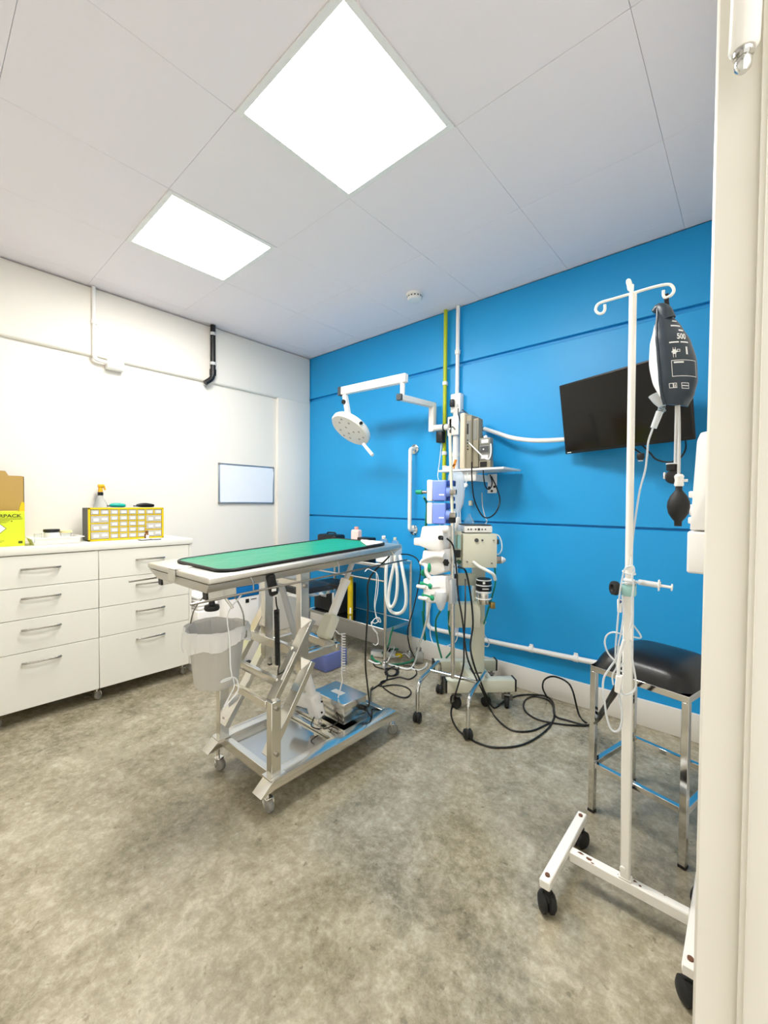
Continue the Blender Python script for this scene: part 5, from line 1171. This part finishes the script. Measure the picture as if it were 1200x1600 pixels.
b = MB(); b.cyl(at_y(1031, 643, yb), at_y(1021, 669, yb), .0095, .0085, 16); b.build('drip_chamber', 'clear_tube', t2)
b = MB(); b.tube([at_y(1020, 669, yb), at_y(1013, 690, yb), at_y(1011, 712, yb), at_y(1008, 735, yb), at_y(1000, 765, yb), at_y(995, 795, yb), at_y(990, 830, yb), at_y(987, 860, yb), at_y(985, 885, yb-.02)], .0028, 8, 8); b.build('drip_line', 'clear_tube', t2)
# gauge, bulb and their tubes
b = MB(); b.tube([at_y(1057, 628, yb), at_y(1056, 680, yb), at_y(1055, 725, yb)], .0038, 8, 6); b.tube([at_y(1060, 628, yb), at_y(1061, 680, yb), at_y(1060.5, 745, yb-.01)], .0042, 8, 6); b.build('air_tube', 'light_grey', t)
g0 = at_y(1052, 745, yb)
b = MB(); b.lathe([(.010, -.012), (.019, -.011), (.020, .0), (.019, .010), (.012, .013)], g0, (.3, -1, .1), 22); gg = b.build('pressure_gauge', 'rubber', t)
b = MB(); b.cyl(g0+V(-.004, 0, .018), g0+V(-.004, 0, .036), .0135, seg=16); b.build('gauge_neck', 'black', gg)
b = MB(); b.cyl(g0+V(-.004, 0, .036), g0+V(-.004, 0, .0385), .0145, seg=16); b.bar(g0+V(-.021, 0, .014), g0+V(-.021, 0, -.006), .005, .006); b.build('gauge_clip', 'white', gg)
v0 = at_y(1061, 751, yb-.012)
b = MB(); b.lathe([(.010, -.016), (.012, -.012), (.010, .0), (.012, .012), (.008, .018)], v0, seg=14); b.cyl(v0, v0+V(.02, 0, 0), .004, seg=10); b.build('air_valve', 'white', t)
bb_ = at_y(1060, 790, yb-.012)
b = MB(); b.lathe([(.009, -.058), (.0095, -.044), (.016, -.036), (.024, -.022), (.0275, -.004), (.0265, .010), (.021, .026), (.013, .037), (.0085, .044), (.0085, .055)], bb_, seg=26); b.build('squeeze_bulb', 'rubber', t)

# lines wound round the pole, syringe, clamp
t = thing('giving_set', (3.18, -1.33, .85), 'tangle of thin clear drip tubing wound around the middle of the white drip stand', 'tubing')
W_ = lambda u, v, y=-1.335: at_y(u, v, y)
b = MB(); b.tube([W_(985, 885), W_(977, 888), W_(972, 905), W_(968, 930), W_(966, 960), W_(964, 985), W_(962, 1010), W_(962, 1030), W_(966, 1045), W_(975, 1050)], .0026, 7, 8)
b.tube([W_(978, 890), W_(988, 884), W_(991, 892), W_(988, 902), W_(990, 915), W_(987, 940), W_(988, 965), W_(984, 985)], .0026, 7, 8)
b.tube([W_(984, 970, -1.28), W_(992, 980, -1.28), W_(1001, 993, -1.28), W_(999, 997, -1.28), W_(985, 994, -1.28)], .0026, 7, 8)
b.tube([W_(973, 991), W_(958, 988), W_(948, 993), W_(945, 1005), W_(950, 1020), W_(960, 1032), W_(968, 1042), W_(973, 1036)], .0026, 7, 8)
b.tube([W_(969, 1010), W_(962, 1030), W_(952, 1045), W_(944, 1058), W_(942, 1075), W_(945, 1100), W_(948, 1120), W_(954, 1138), W_(963, 1143), W_(970, 1135), W_(972, 1115), W_(969, 1095), W_(966, 1080)], .0032, 7, 8)
b.tube([W_(985, 1000), W_(988, 1030), W_(993, 1060), W_(993, 1075), W_(986, 1083), W_(975, 1085), W_(970, 1078)], .0028, 7, 8)
b.tube([W_(972, 930), W_(974, 960), W_(970, 990), W_(966, 1010), W_(964, 1040), W_(957, 1055), W_(958, 1070)], .0026, 7, 8)
b.build('line', 'clear_tube', t)
b = MB(); b.bar(W_(968, 936, -1.325), W_(968, 957, -1.325), .012, .009, (0, 1, 0), .002); cl = b.build('roller_clamp', 'white', t)
p = W_(969, 940, -1.331); b = MB(); b.cyl(p, p+V(0, -.004, 0), .0045, seg=12); b.build('roller', 'navy', cl)
b = MB(); b.torus(V(3.183, -1.30, zc_+.03), .018, .0032, (.1, .1, 1), 18); b.torus(V(3.183, -1.30, zc_+.055), .017, .0026, (.2, -.1, 1), 18); b.torus(V(3.183, -1.30, zc_+.022), .019, .003, (-.1, .2, 1), 18); b.build('wrapped_line', 'clear_tube', t)
t = thing('monitor_lead_bundle', W_(966, 1060), 'white cable junction plug hanging on the white drip stand with black leads below', 'cable plug')
b = MB(); b.tube([W_(975, 1000), W_(968, 1025), W_(966, 1050), W_(966, 1060)], .005, 8, 6); b.build('lead', 'white_tube', t)
b = MB(); b.bar(W_(968, 1055), W_(965, 1082), .018, .014, (0, 1, 0), .003); b.build('plug_body', 'white', t)
b = MB(); b.tube([W_(965, 1080), W_(957, 1092, -1.28), W_(945, 1108, -1.15), W_(935, 1122, -1.05), at_z(925, 1131, .018)], .0045, 8, 6)
b.tube([W_(963, 1080), W_(954, 1095, -1.28), W_(942, 1116, -1.15), W_(932, 1128, -1.05), at_z(920, 1135, .008)], .0045, 8, 6); b.build('black_lead', 'black', t)
# syringe plugged into the line
s0, s1 = at_y(996, 909, -1.31), at_y(1050, 918, -1.31)
t = thing('syringe', s0, 'clear syringe with white plunger sticking out sideways from the white drip stand', 'syringe')
sd = (s1-s0).normalized(); L = (s1-s0).length
b = MB(); b.lathe([(.003, -.012), (.0035, 0), (.0085, .004), (.0085, L*.66), (.0065, L*.66), (.0065, .006)], s0, sd, 18); b.build('barrel', 'clear_tube', t)
b = MB(); b.cyl(s0+sd*.012, s0+sd*.022, .0067, seg=14); b.build('plunger_seal', 'black', t)
b = MB(); b.bar(s0+sd*.022, s0+sd*L*.98, .008, .003); b.bar(s0+sd*.022, s0+sd*L*.98, .003, .008); b.lathe([(.010, 0), (.010, .003)], s0+sd*L*.98, sd, 16); b.build('plunger', 'white', t)
b = MB(); b.bar(s0+sd*L*.63, s0+sd*L*.66, .034, .018, (0, 0, 1), .001); b.bar(s0+sd*L*.63+V(0,0,-.016), s0+sd*L*.63+V(0, 0, .016), .016, .003, sd, .001); b.build('finger_flange', 'white', t)
b = MB(); b.cyl(s0-sd*.035, s0-sd*.008, .0055, seg=12); b.build('luer_connector', 'white', t)
